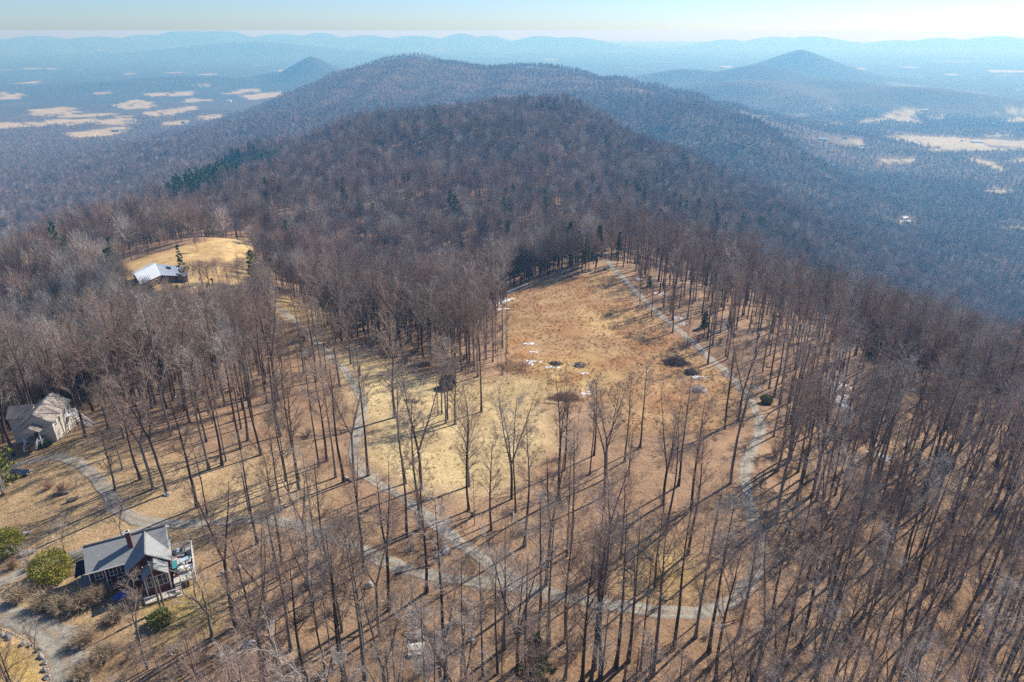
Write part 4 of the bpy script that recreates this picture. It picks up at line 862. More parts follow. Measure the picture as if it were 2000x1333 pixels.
def lump(x, y, z, sx, sy, sz, m, name, label, cat, seed=1, rz=0.0, parent_loc=loc1, group=None, kind=None, sub=2, rough=.16):
    bm = bmesh.new(); bmesh.ops.create_icosphere(bm, subdivisions=sub, radius=1); rs = np.random.default_rng(seed); k = rs.normal(size=(5, 3))*2.2; ph = rs.uniform(0, 6, 5)
    for v in bm.verts:
        d = 1 + rough*sum(math.sin(float(np.dot(k[i], v.co)) + ph[i]) for i in range(5))/2.2
        c = v.co*d; v.co = (c.x*sx, c.y*sy, max(c.z, -.25)*sz)
    me = bpy.data.meshes.new(name); bm.to_mesh(me); bm.free(); me.materials.append(m); o = obj(name, me); o.location = parent_loc(x, y, z) if parent_loc else (x, y, z); o.rotation_euler = (0, 0, rz)
    return tag(o, label, cat, group, kind)
deck_table(7.3, -3.9, M_PALEBLUE, 'pale blue table in the middle of the cluttered deck'); deck_table(7.9, -5.9, M_WHITE, 'white slatted table near the front of the deck', 1.1, .8, -.2)
lump(6.4, -.9, DZ + .2, .75, .55, .55, M_PALEBLUE, 'covered_grill', 'pale blue cover over a heap at the house corner of deck', 'cover', 2)
lump(8.1, -2.2, DZ + .2, .6, .7, .6, M_CHAR, 'covered_chair', 'dark covered chair at outer rail of deck', 'cover', 3); lump(7.9, -3.1, DZ + .15, .35, .35, .4, M_TEAL, 'storage_tub', 'small teal tub beside the dark cover on deck', 'tub', 4, rough=.05)
tb = empty('storage_box', loc1(6.0, -4.6, DZ), a1); tag(tb, 'teal storage box against the house wall on deck', 'box'); MB().box(-.3, .3, -.9, .9, 0, .75).build('body', M_TEAL, tb); MB().box(-.34, .34, -.94, .94, .75, .85).build('lid', M_TEAL, tb)
lump(6.3, -6.3, DZ + .1, .4, .35, .35, M_RED, 'planter', 'reddish planter at front corner of deck floor', 'planter', 6)
def chair(x, y, rz, m, label):
    t = empty('deck_chair', loc1(x, y, DZ), a1 + rz); tag(t, label, 'chair', 'furniture on the deck')
    MB().box(-.28, .28, -.28, .28, .4, .46).build('seat', m, t); MB().slab([(-.28, .28, .5), (.28, .28, .5), (.28, .45, 1.0), (-.28, .45, 1.0)], .05).build('backrest', m, t)
    for sx in (-1, 1):
        for sy in (-1, 1): MB().bar((sx*.25, sy*.25, 0), (sx*.25, sy*.25, .4), .05).build('leg', m, t)
chair(6.9, -5.2, 2.0, M_WHITE, 'white chair between the two deck tables'); chair(8.1, -4.8, -1.2, M_CHAR, 'dark chair by the outer deck rail'); chair(7.2, -1.9, .4, M_CHAR, 'dark chair near the house end of deck')
# blue sheet on the shaded patio before the long wall
bs = MB().slab([(-2.6, -5.6, .9), (-.3, -5.2, 1.35), (-.3, -7.0, 1.2), (-2.6, -6.8, .8)], .05); bl = empty('blue_canopy', (O1[0], O1[1], z1), a1); tag(bl, 'blue-violet sheet stretched on poles before the long house wall', 'canopy'); bs.build('sheet', M_BLUE, bl)
for x_, y_, z_ in ((-2.5, -5.7, .85), (-.4, -5.3, 1.3), (-.4, -6.9, 1.15), (-2.5, -6.7, .75)): MB().bar((x_, y_, -1), (x_, y_, z_), .06).build('pole', M_POLE, bl)

# ------------------------------------------------------------------ cream house with gable porch and outside stair
O2 = np.array([-102.0, 131.5]); a2 = math.atan2(9.4, -1.9); z2 = float(hgt(*O2)[0])
cream = empty('cream_house', (O2[0], O2[1], z2), a2); tag(cream, 'two-storey cream house with tan shingle roof and gabled front porch', 'house')
E2, R2 = 1.9 - z2, 4.3 - z2
MB().gable_wall(-4.8, 4.8, -3.0, 3.0, -1.0, E2 + .1, R2 - .15).build('wall', M_CREAM, cream); gable_roof(cream, -5.2, 5.1, 0, 3.45, E2 - .06, R2, 'x', m=M_SHINGLE2)
MB().box(-5.2, 5.1, -.12, .12, R2 - .02, R2 + .06).build('ridge_cap', M_SHINGLE3, cream)
MB().gable_wall(.2, 4.4, 2.98, 7.6, -1.0, E2 - .6, R2 - 1.4, 'y').build('wing_wall', M_CREAM, cream); gable_roof(cream, 2.9, 7.9, 2.3, 2.5, E2 - .75, R2 - 1.2, 'y', m=M_SHINGLE3, name='wing_roof')
for x0 in (-4.0, -2.0, .9, 3.3): window(cream, x0, x0+1.0, E2 - 1.6, E2 - .45, -3.0, -1)
for x0 in (-4.2, -2.2): window(cream, x0, x0+1.0, .45, 1.5, -3.0, -1)
dr = MB().box(1.95, 2.85, -3.08, -2.99, E2 - 2.3, E2 - .3).build('door', M_WHITE, cream); MB().box(2.7, 2.76, -3.14, -3.08, E2 - 1.35, E2 - 1.25).build('handle', M_CHAR, dr)
# porch: roof, posts, floor, front steps
gable_roof(cream, -7.4, -5.15, .5, 2.0, E2 - .75, E2 + .35, 'x', m=M_SHINGLE2, name='porch_roof'); PZ = max(.9, E2 - 3.0)
MB().box(-7.2, -4.82, -1.2, 2.2, PZ - .18, PZ).build('porch_floor', M_DECKG, cream); MB().poly([(-7.25, -1.4, E2 - .72), (-7.25, 2.4, E2 - .72), (-7.25, .5, E2 + .25), (-7.33, -1.4, E2 - .72), (-7.33, 2.4, E2 - .72), (-7.33, .5, E2 + .25)], [(0,1,2),(5,4,3),(0,3,4,1),(1,4,5,2),(2,5,3,0)]).build('porch_gable', M_CREAM, cream)
for yy in (-1.1, 2.1): MB().bar((-7.1, yy, -1), (-7.1, yy, E2 - .7), .16).build('porch_post', M_WHITE, cream)
for i in range(6): MB().box(-7.25 - .3*(i+1), -7.25 - .3*i - .02, -.6, 1.6, PZ - .2 - .17*i, PZ - .12 - .17*i).build('porch_step', M_BROWN, cream)
for yy in (-.65, 1.65): railing(cream, [(-7.25, yy, PZ - .1), (-9.0, yy, PZ - 1.2)], M_WHITE)
d2 = MB().box(-4.88, -4.79, 0, 1.0, PZ, PZ + 2.05).build('front_door', M_BROWN, cream); MB().box(-4.95, -4.88, .82, .88, PZ + 1.0, PZ + 1.1).build('handle', M_FASCIA, d2)
# side stair with white lattice rails
SZ = E2 - 2.3; MB().box(1.5, 3.4, -4.6, -3.01, SZ - .15, SZ).build('stair_landing', M_WHITE, cream)
ns = 9
for i in range(ns): MB().box(1.6, 2.8, -4.6 - .36*(i+1), -4.6 - .36*i - .02, SZ - .08 - (SZ+.3)/ns*(i+1), SZ - (SZ+.3)/ns*(i+1)).build('stair_tread', M_WHITE, cream)
for xx in (1.55, 2.85): railing(cream, [(xx, -4.6, SZ), (xx, -4.6 - .36*ns, -.2)], M_WHITE, step=.2)
railing(cream, [(3.35, -3.1, SZ), (3.35, -4.55, SZ)], M_WHITE, step=.2)
for xx in (1.6, 3.3): MB().bar((xx, -4.5, -1), (xx, -4.5, SZ - .15), .13).build('stair_post', M_WHITE, cream)

# ------------------------------------------------------------------ bent house with pale metal roof
z3 = float(H3[2]); e3, r3 = z3 + 3.0, z3 + 5.6
A3, B3, C3, D3, E3, F3 = pz(262,536,r3 - .6), pz(303,515,r3), pz(314,538,e3), pz(275,556,e3 - .2), pz(355,521,r3 - .3), pz(371,540,e3)
metal = empty('metal_roofed_house', (H3[0], H3[1], z3)); tag(metal, 'low brown house under a bent pale metal roof on golden meadow', 'house')
ofs = np.array([H3[0], H3[1], z3]); T_ = lambda p: tuple(np.asarray(p) - ofs)
back = lambda p, q, dz: np.array([2*p[0]-q[0], 2*p[1]-q[1], q[2] + dz])
A3b, B3b, E3b = back(A3, D3, 0), back(B3, C3, 0), back(E3, F3, 0)
for q, nm in (((A3, B3, C3, D3), 'roof_left'), ((B3, E3, F3, C3), 'roof_right'), ((A3, B3, B3b, A3b), 'roof_back'), ((B3, E3, E3b, B3b), 'roof_back')): MB().slab([T_(p) for p in q], .12).build('roof', M_METAL, metal)
# standing seams
for q0, q1, q2, q3 in ((A3, B3, C3, D3), (B3, E3, F3, C3)):
    for f in np.linspace(.08, .92, 12): MB().bar(Vector(T_(q0*(1-f) + q1*f)) + Vector((0,0,.03)), Vector(T_(q3*(1-f) + q2*f)) + Vector((0,0,.03)), .06, .05).build('roof_seam', M_METAL, metal)
cen = (A3 + E3 + F3 + D3)/4
ins = lambda p, k=.9: T_(np.array([cen[0] + (p[0]-cen[0])*k, cen[1] + (p[1]-cen[1])*k, p[2] - .25]))
front = [ins(D3), ins(C3, .8), ins(F3)]; bk = [ins(E3b), ins(B3b, .8), ins(A3b)]; ring = front + bk
mw = MB(); k = len(ring); mw.poly([(p[0], p[1], -2.0) for p in ring] + list(ring), [(i, (i+1) % k, (i+1) % k + k, i+k) for i in range(k)]); mw.build('wall', M_BROWN, metal)
for p, q in ((front[0], front[1]), (front[1], front[2])):
    p, q = Vector(p), Vector(q); d = (q-p).normalized(); nrm = Vector((d.y, -d.x, 0)).normalized()
    for f in (.2, .45, .7):
        c = p.lerp(q, f); c.z = 1.6; f_ = MB().bar(c - d*.75 + nrm*.03, c + d*.75 + nrm*.03, .08, 1.3).build('window', M_FASCIA, metal); MB().bar(c - d*.65 + nrm*.06, c + d*.65 + nrm*.06, .06, 1.1).build('pane', M_GLASS, f_)
sk = B3*.42 + E3*.28 + F3*.15 + C3*.15; u_ = (E3-B3)/np.linalg.norm(E3-B3); v_ = (C3-B3)/np.linalg.norm(C3-B3)
MB().slab([Vector(T_(sk + a_*u_*1.1 + b_*v_*.9)) + Vector((0,0,.16)) for a_, b_ in ((-1,-1),(1,-1),(1,1),(-1,1))], .14).build('skylight', M_BLACK, metal)

# ------------------------------------------------------------------ farm buildings in the valley
M_FAR = [mat('white_farm_wall', (0.72, 0.72, 0.70), 0.8), mat('brown_farm_wall', (0.20, 0.12, 0.09), 0.9), mat('pale_farm_roof', (0.66, 0.68, 0.70), 0.5), mat('dark_farm_roof', (0.14, 0.11, 0.10), 0.8), mat('green_farm_roof', (0.30, 0.45, 0.40), 0.6)]
FARMS = [(225,258,26,10,1,3,'dark long barn beside nearest left hayfield'),(196,275,13,9,0,2,'small white farmhouse below nearest left hayfield'),(262,280,13,8,0,2,'white house right of the dark long barn'),(312,277,14,8,0,2,'left one of two white houses at left valley wood edge'),(326,274,14,8,0,2,'right one of two white houses at left valley wood edge'),(358,241,15,10,1,3,'brown farmhouse between two left valley fields'),(448,199,24,18,0,2,'white house standing bright at foot of left cone hill'),(220,208,16,10,0,2,'pale farmhouse in the middle of left fields'),(183,215,15,10,1,3,'dark house above the left fields'),(160,313,14,8,0,2,'pale roof alone in the left forest'),
 (1607,274,30,9,0,2,'long white barn at left end of right valley field'),(1650,272,14,9,0,3,'dark roofed farmhouse in middle of right valley'),(1683,292,26,10,0,4,'green roofed farm building right of valley farmhouse'),(1735,298,22,8,0,2,'low pale shed before the right valley trees'),(1908,279,40,9,0,2,'longest white barn in the big right field'),(1880,276,14,8,0,2,'small white house left of longest barn'),(1766,429,16,7,0,2,'upper one of two white roofs in right forest'),(1770,436,12,7,0,2,'lower one of two white roofs in right forest'),(1806,217,26,14,0,2,'white house on upper right farm clearing'),(1782,229,18,10,0,2,'pale farmhouse on lower edge of upper right clearing'),(1600,223,20,12,0,2,'white farmhouse above the long right field'),(1846,228,16,10,0,2,'pale roof at end of small right clearing'),(545,180,26,12,0,2,'pale farm building beside cone hill field'),(1955,437,18,8,0,2,'pale long roof at far right forest edge')]
for i, (px, py, L_, W_, mw_, mr_, lab) in enumerate(FARMS):
    p = gp(px, py, 16000); t = empty('farm_building', p, random.uniform(-.5, .5)); h_ = 3.2 + W_*.12
    tag(t, lab, 'building', 'farm buildings down in the valley')
    MB().gable_wall(-L_/2, L_/2, -W_/2, W_/2, -1.5, h_, h_ + W_*.34).build('wall', M_FAR[mw_], t)
    gable_roof(t, -L_/2 - .4, L_/2 + .4, 0, W_/2 + .5, h_ - .1, h_ + W_*.36, 'x', .2, M_FAR[mr_])
# ------------------------------------------------------------------ yards: bushes, hedge, poles, stones, car
def leaf_bush(seed, rx, ry, rz_, n, size):
    rs = np.random.default_rng(seed); d = rs.normal(size=(n, 3)); d /= np.linalg.norm(d, axis=1)[:, None]; d[:, 2] = np.maximum(d[:, 2], -.75)
    k = rs.normal(size=(6, 3))*3; ph = rs.uniform(0, 6, 6)
    b_ = 1 + .10*np.sin(d @ k.T + ph).sum(1)/1.5; r_ = rs.uniform(.72, 1.03, n)*b_
    p = d*r_[:, None]*np.array([rx, ry, rz_*.62]) + np.array([0, 0, rz_*.5]); e = p + (d*.7 + rs.normal(size=(n, 3))*.6 + np.array([0, 0, .3]))*size
    s = Sticks(); s.blades(p, e, np.full(n, size*.75), rs)
    for _ in range(9):
        q = unit(rs.normal(size=3) + np.array([0, 0, 1.2])); s.tube(np.array([[0, 0, -.2], q*np.array([rx, ry, rz_])*.8]), np.array([.06, .02]), 3)
    return s
M_BOX = mat('boxwood_leaf', (0.36, 0.34, 0.05), 0.7, tint=.15); M_JUN = mat('juniper_leaf', (0.22, 0.23, 0.06), 0.8); M_LAUREL = mat('laurel_leaf', (0.05, 0.075, 0.03), 0.6); M_HEDGE = mat('tan_stem', (0.46, 0.36, 0.24), 0.9, tint=.15); M_BRIER = mat('brier_stem', (0.34, 0.21, 0.14), 0.95, tint=.1)
def bush_at(px, py, rx, rz_, m, label, n=5200, size=.22, seed=1, ry=None):
    x, y, z = gp(px, py); o = leaf_bush(seed, rx, ry or rx, rz_, n, size).mesh('round_bush', m); o = obj('round_bush', o); o.location = (x, y, z); return tag(o, label, 'bush', 'evergreen bushes about the yards')
bush_at(104, 1128, 2.9, 3.6, M_BOX, 'round yellow-green bush at left end of dark-roofed house', seed=3); bush_at(16, 1078, 2.3, 3.4, M_BOX, 'yellow-green bush at left edge by pale stone bench', seed=4); bush_at(312, 1218, 1.5, 1.7, M_JUN, 'olive juniper below the poles beside the deck', seed=5, n=2200); bush_at(876, 758, 2.1, 3.0, M_LAUREL, 'dark evergreen bush between thin trunks in pale clearing', seed=6, n=4200, size=.3)
bush_at(1496, 788, 1.5, 2.0, M_JUN, 'olive evergreen bush beside snow at track bend', seed=8, n=1500, size=.3); bush_at(93, 872, .9, 1.1, M_LAUREL, 'small dark bush at porch corner of cream house', seed=9, n=900, size=.2)
for i, (px, py, h_, sp_, lab) in enumerate(((40,1172,2.6,1.0,'left clump of tan leafless hedge by lower drive'),(85,1186,2.8,1.1,'second tan hedge clump from left by lower drive'),(125,1190,3.0,1.1,'middle tan hedge clump below the green bush'),(160,1186,3.2,1.1,'tall tan hedge clump right of middle below porch'),(192,1172,3.1,1.0,'right end clump of tan hedge before the house'),(165,1255,2.4,1.3,'tan brush beside the lower drive bend'),(205,1285,2.4,1.2,'grey-tan brush on bank right of lower drive'),(165,1325,2.4,1.2,'tan brush at bottom edge right of lower drive'),(225,1210,2.0,1.2,'low grey brush before the blue sheet'))):
    x, y, z = gp(px, py); o = obj('hedge_shrub', shrub(700+i, h_, 230, sp_*1.25, .035).mesh('hedge_shrub', M_HEDGE)); o.location = (x, y, z); tag(o, lab, 'shrub', 'tan leafless shrubs round the lower drive')
for i, (px, py, h_, sp_, lab) in enumerate(((120,962,2.2,1.2,'brown thicket beside bench on upper lawn'),(95,955,1.8,1.2,'low brown brush left of lawn thicket'),(66,1110,1.7,.9,'bare shrub left of the round yellow-green bush'),(25,1110,1.8,1.0,'bare brush under the left edge bush'))):
    x, y, z = gp(px, py); o = obj('bare_shrub', shrub(720+i, h_, 60, sp_, .03).mesh('bare_shrub', M_BRIER)); o.location = (x, y, z); tag(o, lab, 'shrub', 'bare shrubs on the lawn')
# small ornamental trees in the yard
ORN = bare_tree(801, H=7.5, base=.25, spread=2.4, leaders=3, n1=16, n2=6, n3=4, n4=2, r0=.11, tw=.025)
for px, py, s_, lab in ((125,1072,.75,'small bare yard tree on lawn left of the house'),(238,1048,1.05,'spreading bare yard tree behind grey roof'),(66,1122,.8,'low forked bare tree by round bush'),(72,1275,.8,'small bare tree inside the lower drive curve'),(150,962,.5,'thin sapling on upper lawn by drive'),(14,982,.7,'bare sapling under left edge pine')):
    x, y, z = gp(px, py); t = empty('yard_tree', (x, y, z), random.uniform(0, 6)); t.scale = (s_,)*3; tag(t, lab, 'tree', 'small bare yard trees')
    if 'ORN_ME' not in globals(): ORN_ME = (ORN[0].mesh('trunk', M_BARK[1]), ORN[1].mesh('crown', M_TWIG[1]))
    obj('trunk', ORN_ME[0], t); obj('crown', ORN_ME[1], t)
# pale dead tree right of the deck
D_ = bare_tree(811, H=15, base=.28, spread=4.0, leaders=3, n1=9, n2=3, n3=1, n4=0, r0=.24, wob=.12, tw=.04, up=.05, lean=.12)
x, y, z = gp(412, 1246); t = empty('dead_tree', (x, y, z), 2.2); tag(t, 'pale bleached half-dead tree with crooked limbs right of the deck', 'tree'); obj('trunk', D_[0].mesh('trunk', M_BARK[1]), t); obj('crown', D_[1].mesh('crown', M_BARK[2]), t)
# utility poles and wires
def pole(px, py, h_, lab, arm=True, lean=0.0):
    x, y, z = gp(px, py); t = empty('utility_pole', (x, y, z), .6); tag(t, lab, 'pole', 'utility poles')
    MB().cyl((0, 0), .16, -.5, h_, 8, .11).build('post', M_POLE, t)
    if arm:
        MB().box(-1.0, 1.0, -.19, -.115, h_ - .7, h_ - .57).build('crossarm', M_POLE, t)
        for xx in (-.85, 0, .85): MB().cyl((xx, -.15), .05, h_ - .57, h_ - .4, 6).build('insulator', M_WHITE, t)
    return np.array([x, y, z + h_ - .45])
pA = pole(315, 1192, 9.0, 'wooden utility pole with crossarm standing before the deck'); pB = pole(321, 1187, 5.0, 'short bare pole right of crossarm pole before deck', False); pC = pole(488, 1008, 9.0, 'grey utility pole standing alone above the brushy slope')
def wire(a, b, sag, lab):
    f = np.linspace(0, 1, 14)[:, None]; p = a*(1-f) + b*f; p[:, 2] -= sag*4*(f*(1-f))[:, 0]; s = Sticks(); s.tube(p - a, np.full(14, .022), 3); o = obj('power_line', s.mesh('power_line', M_WIRE)); o.location = a; tag(o, lab, 'wire', 'overhead wires')
wire(pC, np.array(loc1(5.4, -.5, EZ)), 1.0, 'overhead wire from lone grey pole to house roof corner'); wire(pA, np.array(loc1(5.0, -7.0, EZ - .4)), .3, 'short wire from crossarm pole to front gable'); wire(pC, pA, 1.2, 'long sagging wire between the two poles')
# stones round the lawn circle
def stone(px, py, s_, m, label, group, name='stone_block'):
    x, y, z = gp(px, py); return lump(x, y, z + .1*s_, .62*s_, .45*s_, .5*s_, m, name, label, 'stone', int(px*7+py), random.uniform(0, 3), None, group, rough=.3)
ST = [(4,1242),(18,1241),(19,1247),(46,1259),(62,1260),(78,1270),(81,1285),(88,1295),(86,1310),(92,1324)]
words_ = ['outermost left', 'second from left', 'lower of left pair', 'fourth from left', 'fifth from left', 'first on the bend', 'second down the bend', 'third down the bend', 'fourth down the bend', 'lowest on the bend']
for (px, py), w_ in zip(ST, words_): stone(px, py, .75, M_STONE, 'dark stone on lawn inside lower drive, ' + w_, 'dark stones inside the lower drive')
edge = tag(empty('stone_edging', gp(60, 1245)), 'row of pale edging stones along inner curve of lower drive', 'edging'); e0 = np.array(edge.location)
sm = bmesh.new(); bmesh.ops.create_icosphere(sm, subdivisions=1, radius=.12); eme = bpy.data.meshes.new('stone'); sm.to_mesh(eme); sm.free(); eme.materials.append(M_PALESTONE)
ln, wd_ = ROADW['lower_drive']; tn = np.gradient(ln, axis=0); tn /= np.linalg.norm(tn, axis=1)[:, None]; nm = np.stack([tn[:, 1], -tn[:, 0]], 1); pe = ln + nm*(wd_*.5 + .15)
se = np.concatenate([[0], np.cumsum(np.hypot(*np.diff(pe, axis=0).T))])
for q in np.arange(0, se[-1], .62):
    ex_, ey_ = np.interp(q, se, pe[:, 0]), np.interp(q, se, pe[:, 1]); o = obj('stone', eme, edge, (ex_ - e0[0], ey_ - e0[1], float(hgt(ex_, ey_)[0]) - e0[2] + .08)); o.rotation_euler = (q*3, q, q*2); o.scale = (1.2 + .4*math.sin(q*5), 1, .9)
for px, py, rz_, lab in ((47,1046,.4,'upper pale stone bench on lawn by left bush'),(55,1083,.4,'lower pale stone bench on lawn by left bush'),(125,965,.2,'dark low bench on upper lawn by drive'),(142,978,.5,'dark block right of upper lawn bench')):
    x, y, z = gp(px, py); t = empty('stone_bench', (x, y, z), rz_); tag(t, lab, 'bench', 'benches on the lawn'); mm = M_PALESTONE if 'pale' in lab else M_STONE
    MB().box(-1.0, 1.0, -.3, .3, .4, .52).build('seat', mm, t)
    for xx in (-.75, .75): MB().box(xx-.12, xx+.12, -.24, .24, -.1, .4).build('leg', mm, t)
# parked car under the left pine
x, y, z = gp(33, 932); car = empty('parked_car', (x, y, z), .25); tag(car, 'dark blue car parked under the left edge pine', 'car')
M_CAR = mat('car_paint', (0.02, 0.025, 0.05), 0.25, spec=.6); M_TYRE = mat('tyre', (0.02, 0.02, 0.02), 0.9); M_RIM = mat('rim', (0.4, 0.4, 0.42), 0.4, metal=.6)
prof = [(-2.2,.35),(-2.25,.75),(-2.1,.95),(-1.2,1.02),(1.5,.98),(2.15,.85),(2.25,.6),(2.2,.35)]; cab = [(-1.75,1.0),(-1.35,1.45),(.35,1.47),(1.15,.99)]
def extr(pr_, hw, hw2=None):
    mb = MB(); n = len(pr_); hw2 = hw2 or [hw]*n
    return mb.poly([(a, -w_, b) for (a, b), w_ in zip(pr_, hw2)] + [(a, w_, b) for (a, b), w_ in zip(pr_, hw2)], [tuple(range(n)), tuple(range(2*n-1, n-1, -1))] + [(i, i+n, (i+1) % n + n, (i+1) % n) for i in range(n)])
extr(prof, .88).build('body', M_CAR, car); extr(cab, .8, [.84, .68, .68, .84]).build('windows', M_GLASS, car); MB().slab([(-1.36,-.67,1.5),(.36,-.67,1.5),(.36,.67,1.5),(-1.36,.67,1.5)], .05).build('roof', M_CAR, car)
for xx in (-1.35, 1.4):
    for yy in (-.86, .86):
        wv = [(math.cos(i*.5236)*.33, math.sin(i*.5236)*.33) for i in range(12)]; wh = MB().poly([(xx+a, yy-.1, .33+b) for a, b in wv]+[(xx+a, yy+.1, .33+b) for a, b in wv], [tuple(range(12)), tuple(range(23, 11, -1))]+[(i, i+12, (i+1) % 12+12, (i+1) % 12) for i in range(12)]).build('wheel', M_TYRE, car)
        MB().poly([(xx+a*.6, yy+(.112 if yy > 0 else -.112), .33+b*.6) for a, b in wv], [tuple(range(12))]).build('rim', M_RIM, wh)
for yy in (-.62, .62): MB().box(2.16, 2.24, yy-.18, yy+.18, .66, .8).build('headlight', M_WHITE, car); MB().box(-2.27, -2.2, yy-.16, yy+.16, .72, .88).build('tail_light', M_RED, car)
# picnic table in the lower woods
x, y, z = gp(814, 1272); t = empty('picnic_table', (x, y, z), .15); tag(t, 'weathered picnic table in leaf litter at bottom of the woods', 'table')
for i in range(3): MB().box(-1.1, 1.1, -.42 + i*.29, -.42 + i*.29 + .26, .72, .77).build('table_plank', M_DECK, t)
for yy in (-.95, .68): MB().box(-1.1, 1.1, yy, yy+.28, .42, .47).build('bench_plank', M_DECK, t)
for xx in (-.8, .8):
    MB().bar((xx, -.3, .72), (xx, -.75, 0), .09).build('leg', M_DECK, t); MB().bar((xx, .3, .72), (xx, .75, 0), .09).build('leg', M_DECK, t); MB().bar((xx, -.95, .4), (xx, .95, .4), .08).build('crossbar', M_DECK, t)
# brush piles, thickets, logs
def brush_pile(px, py, rx, ry, h_, n, m, lab, seed, fine=False, name='brush_pile', cat='brush pile'):
    rs = np.random.default_rng(seed); s = Sticks(); x, y, z = gp(px, py)
    for _ in range(n):
        a, q = rs.uniform(0, 6.28), math.sqrt(rs.uniform(0, 1)); q = q*rs.uniform(.8, 1.15)*(1 + .22*math.sin(3*a + seed) + .16*math.sin(5*a + 2*seed)); hh = h_*max(.05, 1 - q**2)*rs.uniform(0, 1)*(.75 + .45*math.sin(4*a + 3*q + seed)); c = np.array([math.cos(a)*q*rx, math.sin(a)*q*ry, hh]); d = unit(rs.normal(size=3)*np.array([1, 1, .35 if not fine else 1.2]) + (np.array([0, 0, .8]) if fine else 0))*rs.uniform(.5, 1.7)*(1 if not fine else .6)
        s.tube(np.array([c - d*.5, c + d*.1 + rs.normal(size=3)*.06, c + d*.6]), np.array([.05, .045, .02])*(1 if not fine else .5)*rs.uniform(.5, 1.4), 3)
    o = obj(name, s.mesh(name, m)); o.location = (x, y, z); return tag(o, lab, cat)
M_DARKSTICK = mat('dark_stick', (0.10, 0.085, 0.08), 0.9, tint=.2); M_PALESTICK = mat('pale_stick', (0.56, 0.52, 0.48), 0.9)
brush_pile(1320, 712, 3.8, 3.4, 4.0, 900, M_DARKSTICK, 'big dark brush pile beside the track at field corner', 1); brush_pile(1350, 731, 2.2, 1.8, 2.2, 320, M_DARKSTICK, 'smaller dark brush pile below the big one at field corner', 2); brush_pile(1365, 765, 2.2, 1.8, 1.8, 300, M_PALESTICK, 'pale heap of bleached branches on field right side', 3)
brush_pile(1104, 780, 5.0, 2.2, 1.9, 1700, M_BRIER, 'oval brown brier island in the middle of tan field', 4, True, 'brier_island', 'thicket'); brush_pile(1000, 722, 6.0, 5.0, 2.2, 1500, M_BRIER, 'brown brier thicket at lower left corner of rusty field', 5, True, 'brier_thicket', 'thicket'); brush_pile(1132, 716, 2.0, 2.6, .9, 150, M_DARKSTICK, 'small branch heap ringed with snow in tan field', 6); brush_pile(1084, 712, 2.2, 1.4, .9, 160, M_DARKSTICK, 'dark sticks standing in for shadowed hollow left of snow-ringed branches', 7)  # last heap: dark sticks added in place of a shadowed hollow in the ground
brush_pile(805, 785, 3.0, 1.2, .8, 140, M_DARKSTICK, 'scattered dead branches below the wide spreading tree', 8); brush_pile(820, 1245, 2.6, 1.6, .8, 160, M_DARKSTICK, 'dark branch heap behind the picnic table', 9); brush_pile(478, 468, 6, 5, 4.5, 900, M_BRIER, 'dark brush clump at right tip of golden meadow', 10, True, 'meadow_thicket', 'thicket')
def log(px, py, L_, r_, rz_, m, lab):
    x, y, z = gp(px, py); s = Sticks(); rs = np.random.default_rng(int(px)); p = limb(rs, np.array([-L_/2, 0, r_*.7]), np.array([1, 0, 0]), L_, 6, .06, 0); p[:, 2] = r_*.7; s.tube(p, np.linspace(r_, r_*.5, 7), 7)
    for _ in range(4): c, d = along(p, rs.uniform(.3, .95)); e = c + unit(side(rs, d, .8) + np.array([0, 0, .5]))*rs.uniform(.7, 1.6); s.tube(np.array([c, e]), np.array([r_*.4, .02]), 4)
    o = obj('fallen_log', s.mesh('fallen_log', m)); o.location = (x, y, z); o.rotation_euler = (0, 0, rz_); tag(o, lab, 'log', 'fallen logs')
log(732, 734, 7, .22, .35, M_LOG, 'bleached fallen log beside stump in pale clearing'); log(810, 1113, 6, .2, .4, M_BARK[0], 'dark forked log lying by the gravel fork'); log(1300, 735, 4, .15, 1.0, M_LOG, 'short pale log beside the big brush pile'); log(690, 940, 4, .25, -.5, M_LOG, 'short white log left of track in lower clearing'); log(275, 800, 6, .2, .2, M_LOG, 'pale fallen log in woods behind cream house')
x, y, z = gp(702, 735); s = Sticks(); s.tube(np.array([[0, 0, -.2], [.1, 0, 1.4], [.35, .1, 3.2]]), np.array([.42, .33, .22]), 8); s.tube(np.array([[.3, .1, 2.8], [1.0, .3, 3.6]]), np.array([.12, .05]), 5); o = obj('tree_stump', s.mesh('tree_stump', M_BARK[1])); o.location = (x, y, z); tag(o, 'tall snapped stump beside bleached log in pale clearing', 'stump')
x, y, z = gp(444+19, 466); s = Sticks(); s.tube(np.array([[0, 0, -.2], [.05, 0, 3], [.1, 0, 6]]), np.array([.5, .42, .36]), 8); o = obj('tree_snag', s.mesh('tree_snag', M_BARK[0])); o.location = (x, y, z); tag(o, 'dark snapped trunk at top of golden meadow', 'stump')
# pale boulders in the lower woods
for px, py, s_, lab in ((872,1078,1.3,'pale boulder beside the gravel fork'),(855,1088,1.0,'smaller grey boulder left of the pale one at fork'),(605,1140,1.2,'pale boulder on the brushy slope'),(470,1110,1.0,'pale rock on slope above brush right of deck'),(440,1120,1.1,'grey rock right of the deck'),(720,1145,1.2,'flat grey rock left of gravel fork'),(490,1260,1.4,'flat pale rock on lower brushy slope'),(920,1250,.8,'small rock in litter right of picnic table'),(325,967,.9,'pale rock at foot of twin trunks in open stand')): stone(px, py, s_, M_PALESTONE, lab, 'boulders in the woods', 'boulder')
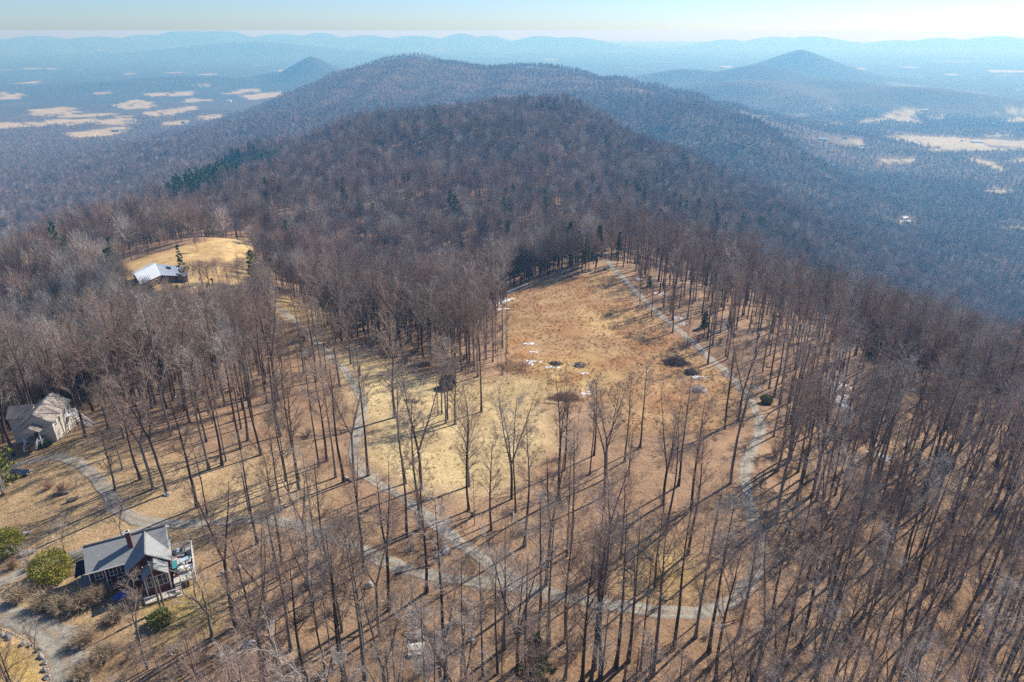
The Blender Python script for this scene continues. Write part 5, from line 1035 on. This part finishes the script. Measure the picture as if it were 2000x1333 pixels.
# ------------------------------------------------------------------ old snow
def snow(px, py, rx, ry, rz_, lab, seed):
    x, y, z = gp(px, py); rs = np.random.default_rng(seed); V, Fc = [], []; n = 26; off = 0
    for q in range(rs.integers(7, 12)):
        cx, cy = rs.normal()*rx*.6, rs.normal()*ry*.8; ra, rb = rx*rs.uniform(.12, .5), rx*rs.uniform(.1, .34); ph = rs.uniform(0, 6, 4)
        for ring_, (f, h_) in enumerate(((1.0, -.05), (.85, .07), (.45, .13), (.0, .15))):
            for i in range(n):
                t_ = i*2*math.pi/n; w_ = 1 + .22*math.sin(3*t_+ph[0]) + .17*math.sin(5*t_+ph[1]) + .14*math.sin(9*t_+ph[2]); lx, ly = cx + math.cos(t_)*ra*w_*f, cy + math.sin(t_)*rb*w_*f
                gx_, gy_ = x + lx*math.cos(rz_) - ly*math.sin(rz_), y + lx*math.sin(rz_) + ly*math.cos(rz_); V.append((gx_ - x, gy_ - y, float(h_) + q*.004, gx_, gy_))
        for ring_ in range(3):
            for i in range(n): a_ = off + ring_*n + i; b_ = off + ring_*n + (i+1) % n; Fc.append((a_, b_, b_ + n, a_ + n))
        off += 4*n
    V = np.array(V); V[:, 2] += hgt(V[:, 3], V[:, 4]) - z
    o = obj('snow_patch', mesh_np('snow_patch', V[:, :3], np.array(Fc), M_SNOW, True)); o.location = (x, y, z); tag(o, lab, 'snow', 'patches of old snow', kind='stuff')
SN = [(1004,566,9,4.0,.9,'long snow drift at upper left edge of rusty field'),(976,592,7,2.4,1.0,'thin snow strip under trees left of rusty field'),(984,604,3,1.2,.6,'broken snow below the field-edge drift'),(1033,672,1.8,1.0,.3,'upper small snow spot left inside rusty field'),(1041,688,1.6,.8,.7,'middle small snow spot left inside rusty field'),(1037,708,2.2,1.6,1.2,'snow beside the brier thicket'),(1082,718,1.8,.8,.1,'snow below the dark sticks standing in for shadowed hollow'),(1126,712,2.0,1.5,.5,'snow round the branch heap'),(1139,730,1.4,.8,.2,'snow right of branch heap'),(1140,771,2.0,1.3,.2,'snow at right end of brier island'),(1326,621,2.6,1.2,.1,'upper snow patch right of the track'),(1332,633,2.2,1.0,.1,'lower snow patch right of the track'),(1293,574,2.4,1.0,0,'snow strip in woods right of upper track'),(1250,546,2.0,1.0,0,'snow bit beside top of track'),(1366,738,2.2,.8,.1,'snow strip below small dark brush pile'),(1645,756,4,2.2,1.2,'upper snow patch deep in east woods'),(1649,786,4.5,2.6,1.3,'large snow patch deep in east woods'),(1682,808,3,1.2,1.0,'narrow snow strip below the large east patch'),(1718,890,2.2,1.4,.2,'lone snow spot low in east woods'),(1476,758,1.6,1.4,0,'snow beside evergreen bush at track bend'),(1365,763,1.8,1.5,.4,'snow caught in the pale branch heap')]
for i, (px, py, rx, ry, rz_, lab) in enumerate(SN): snow(px, py, rx, ry, rz_, lab, 40+i)
